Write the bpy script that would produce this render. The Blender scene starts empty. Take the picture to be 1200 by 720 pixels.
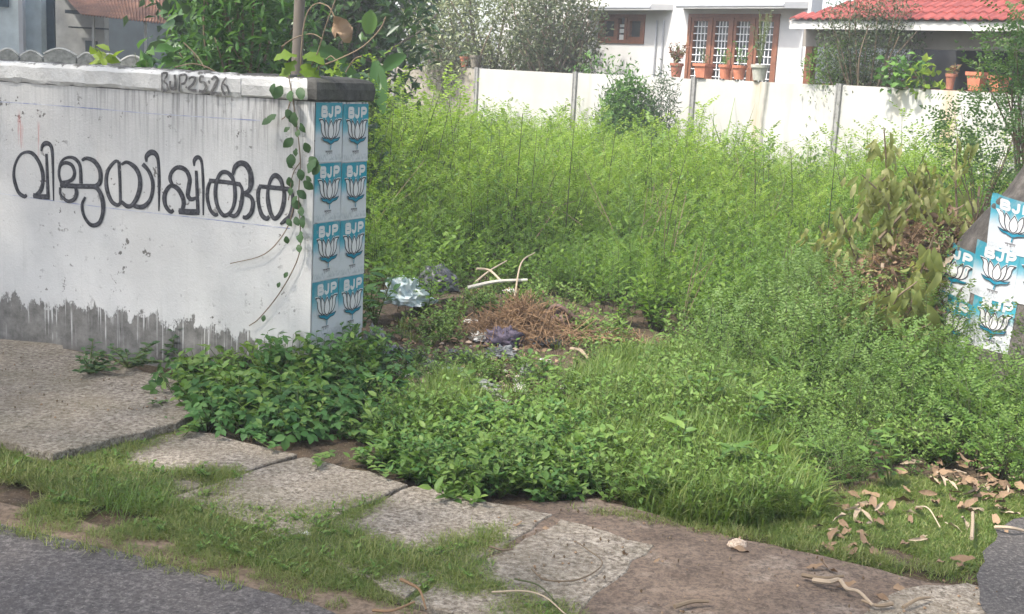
import bpy, math, random
import numpy as np
from mathutils import Matrix, Vector
from mathutils.bvhtree import BVHTree

# ------------------------------------------------------------------ camera, world, sun, exposure
SC = bpy.context.scene
COL = SC.collection
FPX, EYE, PITCH, ROLL = 1450.0, 1.6, math.radians(10.85), math.atan(.052)
_f = np.array([0, math.cos(PITCH), -math.sin(PITCH)])
_r0 = np.array([1., 0, 0]); _u0 = np.array([0, math.sin(PITCH), math.cos(PITCH)])
_r = _r0*math.cos(ROLL)+_u0*math.sin(ROLL); _u = _u0*math.cos(ROLL)-_r0*math.sin(ROLL)
CAM = np.array([0, 0, EYE])
cam = bpy.data.cameras.new('camera'); co = bpy.data.objects.new('camera', cam); COL.objects.link(co)
co.matrix_world = Matrix(((_r[0], _u[0], -_f[0], 0), (_r[1], _u[1], -_f[1], 0), (_r[2], _u[2], -_f[2], EYE), (0, 0, 0, 1)))
cam.sensor_width = 36; cam.lens = FPX/1200*36; cam.clip_start = .05; cam.clip_end = 2000
SC.camera = co

SUN_DIR = np.array([-.85, -.53, 0]); SUN_DIR /= np.linalg.norm(SUN_DIR)
SUN_EL = math.radians(57)
W = bpy.data.worlds.new('World'); SC.world = W; W.use_nodes = True
wn = W.node_tree; bg = wn.nodes['Background']
sky = wn.nodes.new('ShaderNodeTexSky'); sky.sky_type = 'NISHITA'; sky.sun_disc = False
sky.sun_elevation = SUN_EL; sky.sun_rotation = math.atan2(SUN_DIR[0], SUN_DIR[1])
sky.dust_density = 3.0; sky.air_density = 1.0
hs = wn.nodes.new('ShaderNodeHueSaturation'); hs.inputs['Saturation'].default_value = .6   # hazy sky
wn.links.new(sky.outputs[0], hs.inputs['Color']); wn.links.new(hs.outputs[0], bg.inputs[0]); bg.inputs[1].default_value = .15
sl = bpy.data.lights.new('sun', 'SUN'); sl.energy = 2.0; sl.angle = math.radians(2.5); sl.color = (1, .95, .86)
so = bpy.data.objects.new('sun', sl); COL.objects.link(so)
sv = Vector((SUN_DIR[0]*math.cos(SUN_EL), SUN_DIR[1]*math.cos(SUN_EL), math.sin(SUN_EL)))
so.rotation_euler = (-sv).to_track_quat('-Z', 'Y').to_euler(); so.location = (0, 0, 30)
SC.view_settings.view_transform = 'Standard'; SC.view_settings.look = 'None'; SC.view_settings.gamma = 1
SC.view_settings.exposure = 1.9
SC.render.engine = 'CYCLES'
SC.cycles.max_bounces = 7; SC.cycles.diffuse_bounces = 4; SC.cycles.glossy_bounces = 2
SC.cycles.transmission_bounces = 4; SC.cycles.transparent_max_bounces = 4
SC.cycles.use_denoising = True; SC.cycles.caustics_reflective = False; SC.cycles.caustics_refractive = False

# ------------------------------------------------------------------ helpers: places read from the photograph
def ray(x, y): return _f+(x-600)/FPX*_r+(360-y)/FPX*_u
def G(x, y, z=0.):
    d = ray(x, y); return CAM+d*((z-EYE)/d[2])
def Y(x, y, d): 
    q = ray(x, y); return CAM+q*(d/q[1])
def onplane(x, y, P, n):
    d = ray(x, y); return CAM+d*(np.dot(np.array(P)-CAM, n)/np.dot(d, n))
def unit(v):
    v = np.asarray(v, float); return v/np.maximum(np.linalg.norm(v, axis=-1, keepdims=True), 1e-9)
def inpoly(P, poly):
    x, y = P[:, 0], P[:, 1]; c = np.zeros(len(P), bool); n = len(poly); j = n-1
    for i in range(n):
        xi, yi = poly[i][:2]; xj, yj = poly[j][:2]
        c ^= ((yi > y) != (yj > y)) & (x < (xj-xi)*(y-yi)/(yj-yi+1e-12)+xi); j = i
    return c
def fillpoly(poly, n, rng):
    poly = np.array([p[:2] for p in poly]); a, b = poly.min(0), poly.max(0)
    out = np.zeros((0, 2))
    while len(out) < n:
        q = rng.uniform(a, b, (n*2, 2)); out = np.vstack([out, q[inpoly(q, poly)]])
    return out[:n]
def vnoise(x, y, seed=0):
    def h(i, j): 
        s = np.sin(i*127.1+j*311.7+seed*74.7)*43758.5453; return s-np.floor(s)
    i, j = np.floor(x), np.floor(y); fx, fy = x-i, y-j
    fx = fx*fx*(3-2*fx); fy = fy*fy*(3-2*fy)
    return (h(i, j)*(1-fx)+h(i+1, j)*fx)*(1-fy)+(h(i, j+1)*(1-fx)+h(i+1, j+1)*fx)*fy
def fbm(x, y, seed=0, o=3):
    s = 0; a = .5
    for k in range(o): s = s+a*vnoise(x*2**k, y*2**k, seed+k); a *= .5
    return s

# ------------------------------------------------------------------ helpers: geometry
LEAFY = set()
class Geo:
    def __init__(s): s.V = []; s.F = []; s.n = 0
    def add(s, V, F, var=.5, mat=0):
        V = np.asarray(V, float).reshape(-1, 3)
        if isinstance(F, list):
            d = {}
            for f in F: d.setdefault(len(f), []).append(f)
            Fs = [np.array(v) for v in d.values()]
        else: Fs = [np.asarray(F)]
        for A in Fs:
            v = np.broadcast_to(np.asarray(var, float), (len(A),)) if np.ndim(var) == 0 or len(var) == len(A) else np.full(len(A), .5)
            s.F.append((A+s.n, v, mat))
        s.V.append(V); s.n += len(V); return s
    def mesh(s, name, mats, smooth=False):
        me = bpy.data.meshes.new(name)
        V = np.vstack(s.V); tot = sum(len(a) for a, _, _ in s.F); loops = np.concatenate([a.ravel() for a, _, _ in s.F])
        cnt = np.concatenate([np.full(len(a), a.shape[1]) for a, _, _ in s.F])
        me.vertices.add(len(V)); me.vertices.foreach_set('co', V.ravel())
        me.loops.add(len(loops)); me.loops.foreach_set('vertex_index', loops.astype(np.int32))
        me.polygons.add(tot); me.polygons.foreach_set('loop_start', np.concatenate([[0], np.cumsum(cnt)[:-1]]).astype(np.int32))
        me.polygons.foreach_set('material_index', np.concatenate([np.full(len(a), m) for a, _, m in s.F]).astype(np.int32))
        m0 = mats[0] if isinstance(mats, (list, tuple)) else mats
        me.polygons.foreach_set('use_smooth', np.full(tot, bool(smooth or m0.name in LEAFY)))
        at = me.attributes.new('var', 'FLOAT', 'FACE'); at.data.foreach_set('value', np.concatenate([v for _, v, _ in s.F]).astype(np.float32))
        for m in (mats if isinstance(mats, (list, tuple)) else [mats]): me.materials.append(m)
        me.update(calc_edges=True); return me
    def build(s, name, mats, parent=None, smooth=False, loc=None, link=True):
        o = bpy.data.objects.new(name, s.mesh(name, mats, smooth))
        if link: COL.objects.link(o)
        if parent is not None: o.parent = parent
        if loc is not None: o.location = loc
        return o

def tag(o, label=None, cat=None, group=None, kind=None):
    if label: o['label'] = label
    if cat: o['category'] = cat
    if group: o['group'] = group
    if kind: o['kind'] = kind
    return o
def thing(name, loc, label, cat, group=None, rz=0):
    o = bpy.data.objects.new(name, None); COL.objects.link(o); o.location = tuple(loc); o.rotation_euler = (0, 0, rz); o.empty_display_size = .1
    return tag(o, label, cat, group)
def copy_tree(o, parent=None):
    c = o.copy(); COL.objects.link(c)
    if parent is not None: c.parent = parent
    for ch in list(o.children): copy_tree(ch, c)
    return c

BOXF = [(0, 3, 2, 1), (4, 5, 6, 7), (0, 1, 5, 4), (1, 2, 6, 5), (2, 3, 7, 6), (3, 0, 4, 7)]
def frame_box(g, O, ex, ey, ez, x0, x1, y0, y1, z0, z1, var=.5, mat=0):
    O, ex, ey, ez = map(np.asarray, (O, ex, ey, ez))
    c = [(x0, y0, z0), (x1, y0, z0), (x1, y1, z0), (x0, y1, z0), (x0, y0, z1), (x1, y0, z1), (x1, y1, z1), (x0, y1, z1)]
    return g.add([O+a*ex+b*ey+d*ez for a, b, d in c], BOXF, var, mat)
def box(g, x0, x1, y0, y1, z0, z1, var=.5, mat=0): return frame_box(g, (0, 0, 0), (1, 0, 0), (0, 1, 0), (0, 0, 1), x0, x1, y0, y1, z0, z1, var, mat)
def tube(g, pts, rad, seg=5, var=.5, mat=0):
    P = np.asarray(pts, float); n = len(P); R = np.broadcast_to(np.asarray(rad, float), (n,))
    T = unit(np.gradient(P, axis=0)); a = np.array([0, 0, 1.]) if abs(T[0][2]) < .9 else np.array([1., 0, 0])
    A = unit(np.cross(T, a)); B = np.cross(T, A)
    th = np.arange(seg)*2*math.pi/seg
    V = P[:, None]+R[:, None, None]*(np.cos(th)[None, :, None]*A[:, None]+np.sin(th)[None, :, None]*B[:, None])
    F = [(i*seg+k, i*seg+(k+1) % seg, (i+1)*seg+(k+1) % seg, (i+1)*seg+k) for i in range(n-1) for k in range(seg)]
    F += [tuple(range(seg))[::-1], tuple((n-1)*seg+k for k in range(seg))]
    return g.add(V.reshape(-1, 3), F, var, mat)
def lathe(g, prof, seg=16, var=.5, mat=0, c=(0, 0, 0)):
    th = np.arange(seg)*2*math.pi/seg; n = len(prof)
    V = [(c[0]+r*math.cos(t), c[1]+r*math.sin(t), c[2]+z) for r, z in prof for t in th]
    F = [(i*seg+k, i*seg+(k+1) % seg, (i+1)*seg+(k+1) % seg, (i+1)*seg+k) for i in range(n-1) for k in range(seg)]
    return g.add(V, F, var, mat)
def smooth_line(p, k=6):
    p = np.asarray(p, float)
    if len(p) < 3: 
        t = np.linspace(0, 1, k+1)[:, None]; return p[0]*(1-t)+p[-1]*t
    q = np.vstack([2*p[0]-p[1], p, 2*p[-1]-p[-2]]); out = []
    for i in range(1, len(q)-2):
        a, b, c, d = q[i-1], q[i], q[i+1], q[i+2]
        for t in np.linspace(0, 1, k, endpoint=False):
            out.append(.5*((2*b)+(-a+c)*t+(2*a-5*b+4*c-d)*t*t+(-a+3*b-3*c+d)*t**3))
    out.append(q[-2]); return np.array(out)
def ribbon2(pts, k=6):
    """pts (x,y,width) -> left and right edges in 2D"""
    p = smooth_line(pts, k); d = unit(np.gradient(p[:, :2], axis=0)); n = np.stack([-d[:, 1], d[:, 0]], 1)*p[:, 2:3]*.5
    return p[:, :2]+n, p[:, :2]-n
def add_ribbon(g, pts, pj, off, k=6, var=.5, mat=0):
    a, b = ribbon2(pts, k); m = len(a)
    V = [pj(x, y, off) for x, y in a]+[pj(x, y, off) for x, y in b]
    g.add(V, [(i, i+1, m+i+1, m+i) for i in range(m-1)], var, mat)
def add_fan(g, pts, pj, off, var=.5, mat=0, k=5):
    p = smooth_line(list(pts)+[pts[0]], k)[:-1]; c = p.mean(0); n = len(p)
    V = [pj(c[0], c[1], off)]+[pj(x, y, off) for x, y in p]
    g.add(V, [(0, 1+i, 1+(i+1) % n) for i in range(n)], var, mat)

def leaves(g, P, D, N, L, Wd, var, lod=1, fold=.25, droop=.15, mat=0):
    """many leaf blades at once: base P, direction D, normal N, length L, width Wd; lod 0 two triangles, 1 eight"""
    P = np.asarray(P, float).reshape(-1, 3); n = len(P)
    if n == 0: return
    D = unit(np.broadcast_to(D, (n, 3))); N = np.broadcast_to(N, (n, 3)); S = unit(np.cross(D, N)); N = np.cross(S, D)
    L = np.broadcast_to(L, (n,))[:, None]; Wd = np.broadcast_to(Wd, (n,))[:, None]; var = np.broadcast_to(var, (n,))
    def q(a, s, h): return P+a*L*D+s*Wd*S+h*Wd*N-droop*L*a*a*N
    if lod == 0:
        V = np.stack([q(0, 0, 0), q(.45, .5, fold), q(1, 0, 0), q(.45, -.5, fold)], 1); b = np.arange(n)[:, None]*4
        F = np.vstack([b+[0, 1, 2], b+[0, 2, 3]]); v = np.concatenate([var, var])
        g.add(V.reshape(-1, 3), F, v, mat)
    else:
        V = np.stack([q(0, 0, 0), q(.28, .42, fold), q(.28, 0, 0), q(.28, -.42, fold), q(.62, .42, fold), q(.62, 0, 0), q(.62, -.42, fold), q(1, 0, 0)], 1)
        b = np.arange(n)[:, None]*8
        F = np.vstack([b+x for x in ([0, 1, 2], [0, 2, 3], [4, 7, 5], [5, 7, 6])]); Q = np.vstack([b+[1, 4, 5, 2], b+[2, 5, 6, 3]])
        off = g.n; g.add(V.reshape(-1, 3), F, np.concatenate([var]*4), mat); g.F.append((Q+off, np.concatenate([var]*2), mat))

def rdir(rng, n, up=0.):
    v = rng.normal(size=(n, 3)); v[:, 2] += up; return unit(v)
def pinnate(g, P, D, N, length, npair, L, Wd, rng, var, droop=.2, lod=0, end=True):
    """compound leaves: for every rachis (P, D, N, length) a row of leaflet pairs"""
    P = np.asarray(P, float).reshape(-1, 3); n = len(P); D = unit(D); N = np.broadcast_to(N, (n, 3)); S = unit(np.cross(D, N)); N = np.cross(S, D)
    length = np.broadcast_to(length, (n,)); var = np.broadcast_to(var, (n,))
    t = np.linspace(.15, 1, npair)
    for k, a in enumerate(t):
        B = P+(a*length)[:, None]*D-(droop*a*a*length)[:, None]*N
        for s in (-1, 1):
            d = unit(.45*D+s*S+rng.normal(size=(n, 3))*.18-.12*N); sz = (1-.35*abs(a-.5)*2)*rng.uniform(.85, 1.15, n)
            leaves(g, B, d, N+rng.normal(size=(n, 3))*.3, L*sz, Wd*sz, np.clip(var+rng.normal(size=n)*.1, 0, 1), lod, .12, .15)
    if end: leaves(g, P+length[:, None]*D-(droop*length)[:, None]*N, D-.3*N, N, L, Wd, var, lod, .12, .15)

# ------------------------------------------------------------------ helpers: materials
class M:
    def __init__(s, name, rough=.85, spec=.25):
        s.m = bpy.data.materials.new(name); s.m.use_nodes = True; s.nt = s.m.node_tree; s.b = s.nt.nodes['Principled BSDF']
        s.b.inputs['Roughness'].default_value = rough; s.b.inputs['Specular IOR Level'].default_value = spec
        s.tc = s.nt.nodes.new('ShaderNodeTexCoord')
    def node(s, t, **kw):
        n = s.nt.nodes.new(t)
        for k, v in kw.items(): setattr(n, k, v)
        return n
    def put(s, sock, v):
        if hasattr(v, 'is_linked') or isinstance(v, bpy.types.NodeSocket): s.nt.links.new(v, sock)
        else: sock.default_value = v
    def vec(s, scale=(1, 1, 1), loc=(0, 0, 0), src='Object'):
        n = s.node('ShaderNodeMapping'); n.inputs['Scale'].default_value = scale; n.inputs['Location'].default_value = loc
        s.nt.links.new(s.tc.outputs[src], n.inputs[0]); return n.outputs[0]
    def sep(s, v=None):
        n = s.node('ShaderNodeSeparateXYZ'); s.nt.links.new(v or s.tc.outputs['Object'], n.inputs[0]); return n.outputs
    def noise(s, scale, detail=4, rough=.6, vec=None, dist=0.):
        n = s.node('ShaderNodeTexNoise'); n.inputs['Scale'].default_value = scale; n.inputs['Detail'].default_value = detail; n.inputs['Roughness'].default_value = rough
        n.inputs['Distortion'].default_value = dist
        s.nt.links.new(vec or s.tc.outputs['Object'], n.inputs['Vector']); return n.outputs[0]
    def voro(s, scale, vec=None, feature='F1', out=0):
        n = s.node('ShaderNodeTexVoronoi', feature=feature); n.inputs['Scale'].default_value = scale
        s.nt.links.new(vec or s.tc.outputs['Object'], n.inputs['Vector']); return n.outputs[out]
    def ramp(s, fac, stops, interp='LINEAR'):
        m_ = max(p for p, _ in stops)
        if m_ > 1: fac = s.math('DIVIDE', fac, m_); stops = [(p/m_, c) for p, c in stops]
        n = s.node('ShaderNodeValToRGB'); n.color_ramp.interpolation = interp; e = n.color_ramp.elements
        while len(e) < len(stops): e.new(.5)
        for k, (p, c) in enumerate(stops):
            e[k].position = p; e[k].color = (c, c, c, 1) if np.ndim(c) == 0 else (*c[:3], 1)
        s.put(n.inputs[0], fac); return n.outputs[0]
    def math(s, op, a, b=0., clamp=False):
        n = s.node('ShaderNodeMath', operation=op, use_clamp=clamp); s.put(n.inputs[0], a); s.put(n.inputs[1], b); return n.outputs[0]
    def mix(s, fac, a, b, blend='MIX'):
        n = s.node('ShaderNodeMix', data_type='RGBA', blend_type=blend); s.put(n.inputs[0], fac)
        for i, v in ((6, a), (7, b)):
            if not isinstance(v, bpy.types.NodeSocket): v = (*v[:3], 1)
            s.put(n.inputs[i], v)
        return n.outputs[2]
    def attr(s, name='var'):
        n = s.node('ShaderNodeAttribute', attribute_name=name); return n.outputs['Fac']
    def rand(s): return s.node('ShaderNodeObjectInfo').outputs['Random']
    def col(s, c):
        if not isinstance(c, bpy.types.NodeSocket): c = (*c[:3], 1)
        s.put(s.b.inputs['Base Color'], c); return s
    def bump(s, h, strength=.5, dist=.01):
        n = s.node('ShaderNodeBump'); n.inputs['Strength'].default_value = strength; n.inputs['Distance'].default_value = dist
        s.put(n.inputs['Height'], h); s.nt.links.new(n.outputs[0], s.b.inputs['Normal']); return s

def leafmat(name, c0, c1, c2, trans=.35, rough=.5, spec=.35, hue=.0):
    k = M(name, rough, spec); LEAFY.add(k.m.name)
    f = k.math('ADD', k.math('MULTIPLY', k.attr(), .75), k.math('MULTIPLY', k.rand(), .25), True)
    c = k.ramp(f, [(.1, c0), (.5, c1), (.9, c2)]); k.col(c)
    t = k.node('ShaderNodeBsdfTranslucent'); k.put(t.inputs[0], k.mix(.45, c, (min(c1[0]*1.9, .6), min(c1[1]*1.6, .6), c1[2]*.8)))
    mx = k.node('ShaderNodeMixShader'); mx.inputs[0].default_value = trans
    k.nt.links.new(k.b.outputs[0], mx.inputs[1]); k.nt.links.new(t.outputs[0], mx.inputs[2])
    k.nt.links.new(mx.outputs[0], k.nt.nodes['Material Output'].inputs[0]); return k.m
def plain(name, c, rough=.8, spec=.25, scale=20, var=.25, bump=.2, bd=.004):
    k = M(name, rough, spec); n = k.noise(scale, 5)
    k.col(k.mix(k.ramp(n, [(.3, 0), (.7, 1)]), tuple(x*(1-var) for x in c), tuple(min(x*(1+var), .95) for x in c))); k.bump(n, bump, bd); return k.m
def varmat(name, c0, c1, rough=.8, spec=.2, grain=60):
    k = M(name, rough, spec); n = k.noise(grain, 4); f = k.math('ADD', k.math('MULTIPLY', k.attr(), .6), k.math('MULTIPLY', k.rand(), .25)); f = k.math('ADD', f, k.math('MULTIPLY', n, .3), True)
    k.col(k.ramp(f, [(.1, c0), (.9, c1)])); k.bump(n, .3, .003); return k.m

MT = {}
# foliage
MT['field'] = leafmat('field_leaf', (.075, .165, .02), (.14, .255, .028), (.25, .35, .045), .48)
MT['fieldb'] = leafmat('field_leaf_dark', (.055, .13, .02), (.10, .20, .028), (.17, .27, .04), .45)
MT['broad'] = leafmat('broad_leaf', (.028, .085, .02), (.055, .14, .032), (.11, .21, .055), .35, .55, .28)
MT['low'] = leafmat('low_weed_leaf', (.05, .115, .022), (.10, .19, .034), (.18, .27, .06), .38)
MT['grass'] = leafmat('grass_blade', (.065, .125, .022), (.12, .20, .034), (.24, .27, .08), .38)
MT['lawn'] = leafmat('verge_grass_blade', (.095, .14, .03), (.17, .22, .055), (.31, .30, .13), .42)
MT['dark'] = leafmat('dark_tree_leaf', (.012, .04, .014), (.03, .08, .022), (.075, .15, .035), .3, .4, .4)
MT['teak'] = leafmat('large_soft_leaf', (.03, .085, .02), (.06, .15, .03), (.12, .22, .05), .4, .5, .3)
MT['pale'] = leafmat('pale_flecked_leaf', (.05, .085, .03), (.12, .16, .06), (.36, .38, .22), .3, .5, .3)
MT['bushm'] = leafmat('bush_leaf', (.04, .11, .02), (.075, .18, .03), (.13, .24, .04), .35)
MT['spike'] = leafmat('spiky_shoot_leaf', (.02, .055, .02), (.04, .085, .03), (.07, .12, .04), .25)
MT['feather'] = leafmat('feathery_leaf', (.035, .06, .025), (.06, .09, .035), (.12, .13, .06), .3)
MT['moringa'] = leafmat('pinnate_tree_leaf', (.04, .1, .03), (.08, .16, .04), (.15, .23, .07), .4)
MT['lime'] = leafmat('lime_vine_leaf', (.09, .17, .015), (.17, .27, .025), (.28, .36, .05), .45)
MT['vine'] = leafmat('vine_leaf', (.035, .08, .03), (.06, .12, .045), (.11, .17, .06), .35)
MT['wilt'] = leafmat('wilted_leaf', (.12, .16, .04), (.26, .29, .09), (.42, .40, .19), .42)
MT['bluish'] = leafmat('bluish_weed_leaf', (.06, .125, .028), (.11, .195, .045), (.18, .27, .07), .42)
MT['rain'] = leafmat('shade_tree_leaf', (.02, .06, .012), (.04, .1, .02), (.07, .14, .03), .25)
MT['drylf'] = varmat('dry_leaf', (.07, .042, .026), (.33, .225, .14))
MT['straw'] = varmat('dry_straw', (.08, .048, .028), (.27, .17, .095))
MT['twig'] = varmat('twig_bark', (.07, .05, .035), (.24, .18, .12))
MT['stem'] = varmat('green_stem', (.045, .06, .02), (.12, .15, .05))
MT['darkstem'] = varmat('dark_stem', (.03, .04, .016), (.08, .09, .04))
MT['palestick'] = varmat('bleached_stick', (.19, .14, .095), (.42, .34, .25))
MT['bleach'] = varmat('bleached_pole', (.36, .33, .28), (.6, .56, .5))
MT['bark'] = varmat('tree_bark', (.06, .05, .04), (.2, .17, .14), grain=14)

# ------------------------------------------------------------------ setting: ground, road, footpath
P0 = G(362, 451)[:2]                                   # foot of the near wall's corner
A = np.array([-.9426, .3338]); NA = np.array([-.3338, -.9426])   # along the near wall to the left, out of its face
B = unit(np.array([.495, .869])); NB = np.array([B[1], -B[0]])  # along the pillar's side face, and out of it
A3, NA3, B3, NB3 = (np.append(v, 0.) for v in (A, NA, B, NB)); P03 = np.append(P0, 0.)
Z3 = np.array([0, 0, 1.])
def height(x, y):
    h = (fbm(x*.7, y*.7, 3)-.45)*.10+(fbm(x*3, y*3, 9)-.45)*.03
    inner = np.clip((y-(5.05-.25*x))/.9, 0, 1)
    hump = .16*np.exp(-((x-.05)**2/.5+(y-8.0)**2/.35))+.42*np.exp(-((x-2.6)**2/.4+(y-7.5)**2/.5))
    return h*inner+hump
def hz(x, y): return float(height(np.array([x]), np.array([y]))[0])
RD = np.array([math.cos(math.radians(-22)), math.sin(math.radians(-22))]); RN = np.array([-RD[1], RD[0]])  # the road's direction and the side of the plot
R0 = G(220, 668)[:2]

k = M('soil', .95, .15)
n1 = k.noise(2.2, 6, .65); n2 = k.noise(38, 6, .7); n3 = k.noise(9, 4)
c = k.ramp(n1, [(.25, (.055, .04, .026)), (.5, (.11, .078, .052)), (.75, (.17, .125, .085))])
c = k.mix(k.ramp(n3, [(.5, 0), (.75, .55)]), c, (.05, .06, .022))
c = k.mix(k.ramp(n2, [(.35, .8), (.6, 0)]), c, (.045, .033, .024), 'MIX')
c = k.mix(k.ramp(k.voro(70), [(.08, .8), (.2, 0)]), c, (.3, .26, .2)); k.col(c); k.bump(k.math('ADD', n2, n3), .7, .02); MT['soil'] = k.m
k = M('asphalt', .8, .3)
n1 = k.noise(52, 5, .85); n2 = k.noise(1.4, 4); v = k.voro(62)
c = k.ramp(n1, [(.32, (.022, .019, .019)), (.5, (.072, .064, .060)), (.68, (.21, .188, .175))])
c = k.mix(k.ramp(n2, [(.35, 0), (.75, .45)]), c, (.15, .125, .11)); c = k.mix(k.ramp(v, [(.12, .75), (.25, 0)]), c, (.025, .023, .022)); c = k.mix(k.ramp(k.voro(48), [(.08, .6), (.16, 0)]), c, (.27, .24, .22)); k.col(c); k.bump(k.math('ADD', n1, k.math('MULTIPLY', v, .6)), .35, .008); MT['asphalt'] = k.m
k = M('dark_asphalt', .75, .35)
n1 = k.noise(60, 4, .8); c = k.ramp(n1, [(.35, (.026, .023, .021)), (.52, (.07, .062, .058)), (.7, (.21, .19, .175))]); k.col(c); k.bump(n1, .8, .014); MT['asphalt2'] = k.m
k = M('weathered_concrete', .92, .2)
n1 = k.noise(4, 6, .65); n2 = k.noise(46, 5, .85); n3 = k.noise(1.3, 3); v = k.voro(60)
c = k.ramp(n2, [(.36, (.06, .045, .034)), (.5, (.25, .212, .168)), (.64, (.45, .40, .335))])
c = k.mix(k.ramp(n1, [(.42, 0), (.66, .6)]), c, (.17, .14, .10))
crk = k.voro(.9, k.vec((1, 1, 1)), 'DISTANCE_TO_EDGE'); c = k.mix(k.ramp(k.math('ADD', crk, k.math('MULTIPLY', n1, .03)), [(.004, .5), (.010, 0)]), c, (.05, .045, .03))
c = k.mix(k.ramp(n3, [(.5, 0), (.7, .5)]), c, (.085, .08, .045))
c = k.mix(k.ramp(v, [(.1, .6), (.22, 0)]), c, (.38, .35, .31)); k.col(c); k.bump(k.math('ADD', n2, k.math('MULTIPLY', v, -.5)), .9, .012); MT['slab'] = k.m
k = M('trodden_dirt', .95, .15)
n1 = k.noise(2.6, 6, .7); n2 = k.noise(48, 5, .8); v = k.voro(50)
c = k.ramp(n1, [(.3, (.13, .092, .068)), (.52, (.20, .148, .112)), (.72, (.36, .30, .245))])
c = k.mix(k.ramp(n2, [(.38, .75), (.58, 0)]), c, (.045, .036, .03)); c = k.mix(k.ramp(v, [(.05, .5), (.13, 0)]), c, (.30, .26, .22)); k.col(c); k.bump(n2, .8, .012); MT['dirt'] = k.m

def sheet(name, poly, z, mat, ragged=.03, seed=1, k=10):
    """a flat irregular patch: closed outline with a ragged edge"""
    p = np.array([q[:2] for q in poly]); out = []
    for i in range(len(p)):
        a, b = p[i], p[(i+1) % len(p)]
        m = max(2, int(np.linalg.norm(b-a)/.06)); m = min(m, 160)
        for t in np.linspace(0, 1, m, endpoint=False): out.append(a+(b-a)*t)
    out = np.array(out); out += ragged*2*np.stack([fbm(out[:, 0]*7, out[:, 1]*7, seed)-.45, fbm(out[:, 0]*7, out[:, 1]*7, seed+5)-.45], 1)
    g = Geo(); n = len(out); g.add(np.c_[out, np.full(n, z)], [tuple(range(n))]); o = g.build(name, mat); tag(o, kind='structure'); return o
g = Geo()
xs = np.concatenate([[-600, -200, -80, -40, -20, -12], np.arange(-8, 9, .12), [12, 20, 40, 80, 200, 600]])
ys = np.concatenate([[-600, -200, -60, -20, -8, -3, 0, 2], np.arange(3, 22, .12), [24, 28, 40, 80, 200, 600]])
X, YY = np.meshgrid(xs, ys); Zg = height(X, YY)*(np.abs(X) < 9)*(YY < 23)
i, j = np.meshgrid(np.arange(len(ys)-1), np.arange(len(xs)-1), indexing='ij'); nx = len(xs); b0 = (i*nx+j).ravel()
g.add(np.stack([X, YY, Zg-.012], 2).reshape(-1, 3), np.stack([b0, b0+1, b0+nx+1, b0+nx], 1))
tag(g.build('ground', MT['soil'], smooth=True), kind='structure')
def rp(s, t): return R0+RD*s+RN*t
sheet('road', [rp(-60, 0), rp(-3, 0.02), rp(-1, .0), rp(0, 0), rp(.45, -.03), rp(.8, -.12), rp(2.2, -.2), rp(60, -.2), rp(60, -7), rp(-60, -7)], .006, MT['asphalt'], .035, 2)
k = M('sandy_soil', .95, .15); n1 = k.noise(5, 5, .7); n2 = k.noise(50, 5, .8); c = k.ramp(n1, [(.3, (.15, .105, .07)), (.7, (.27, .20, .145))]); k.col(k.mix(k.ramp(n2, [(.38, .7), (.58, 0)]), c, (.06, .045, .032))); k.bump(n2, .7, .01); MT['sand'] = k.m
sheet('road_shoulder', [rp(-60, -.2), rp(60, -.4), rp(60, .05), rp(2, .0), rp(.8, .06), rp(0, .17), rp(-1, .16), rp(-3, .2), rp(-60, .2)], .003, MT['sand'], .05, 6)
sheet('dirt_path', [G(520, 640), G(560, 600), G(700, 585), G(800, 620), G(900, 640), G(960, 655), G(1100, 690), G(1180, 700), G(1240, 900), G(640, 860), G(600, 720)], .012, MT['dirt'], .06, 3)
sheet('concrete_patch', [G(1040, 702), G(1075, 690), G(1130, 688), G(1170, 705), G(1180, 800), G(1000, 800), G(1000, 735)], .0145, MT['slab'], .06, 8)
sheet('driveway', [G(1146, 690), G(1158, 650), G(1190, 612), G(1260, 560), G(1500, 560), G(1500, 900), G(1200, 900), G(1158, 735)], .017, MT['asphalt2'], .05, 4)
fp = thing('footpath', (0, 0, 0), None, None); tag(fp, kind='structure')
def slab(px, zt, th, seed):
    q = [G(x, y, zt) for x, y in px]; rng = np.random.default_rng(seed); out = []
    for i in range(len(q)):
        a, b = q[i], q[(i+1) % len(q)]; m = max(3, int(np.linalg.norm(b-a)/.08))
        for t in np.linspace(0, 1, m, endpoint=False): out.append(a+(b-a)*t+np.append(rng.normal(size=2)*.009, 0))
    out = np.array(out); n = len(out); ins = out+.005*unit(out.mean(0)-out); ins[:, 2] = zt; out[:, 2] = zt-.005; low = out.copy(); low[:, 2] = zt-th
    g = Geo(); F = [tuple(range(n))]
    F += [(i, n+i, n+(i+1) % n, (i+1) % n) for i in range(n)]+[(n+i, 2*n+i, 2*n+(i+1) % n, n+(i+1) % n) for i in range(n)]
    g.add(np.vstack([ins, out, low]), F); return g.build('slab', MT['slab'], fp)
slab([(-120, 388), (60, 402), (262, 462), (205, 496), (60, 531), (0, 516), (-120, 488)], .06, .12, 1)
slab([(210, 500), (347, 532), (202, 578), (64, 539)], .020, .08, 2)
slab([(353, 533), (479, 567), (332, 631), (208, 580)], .024, .08, 3)
slab([(486, 569), (652, 605), (472, 699), (340, 635)], .018, .08, 4)
slab([(659, 607), (765, 640), (645, 745), (480, 702)], .016, .08, 5)

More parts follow.
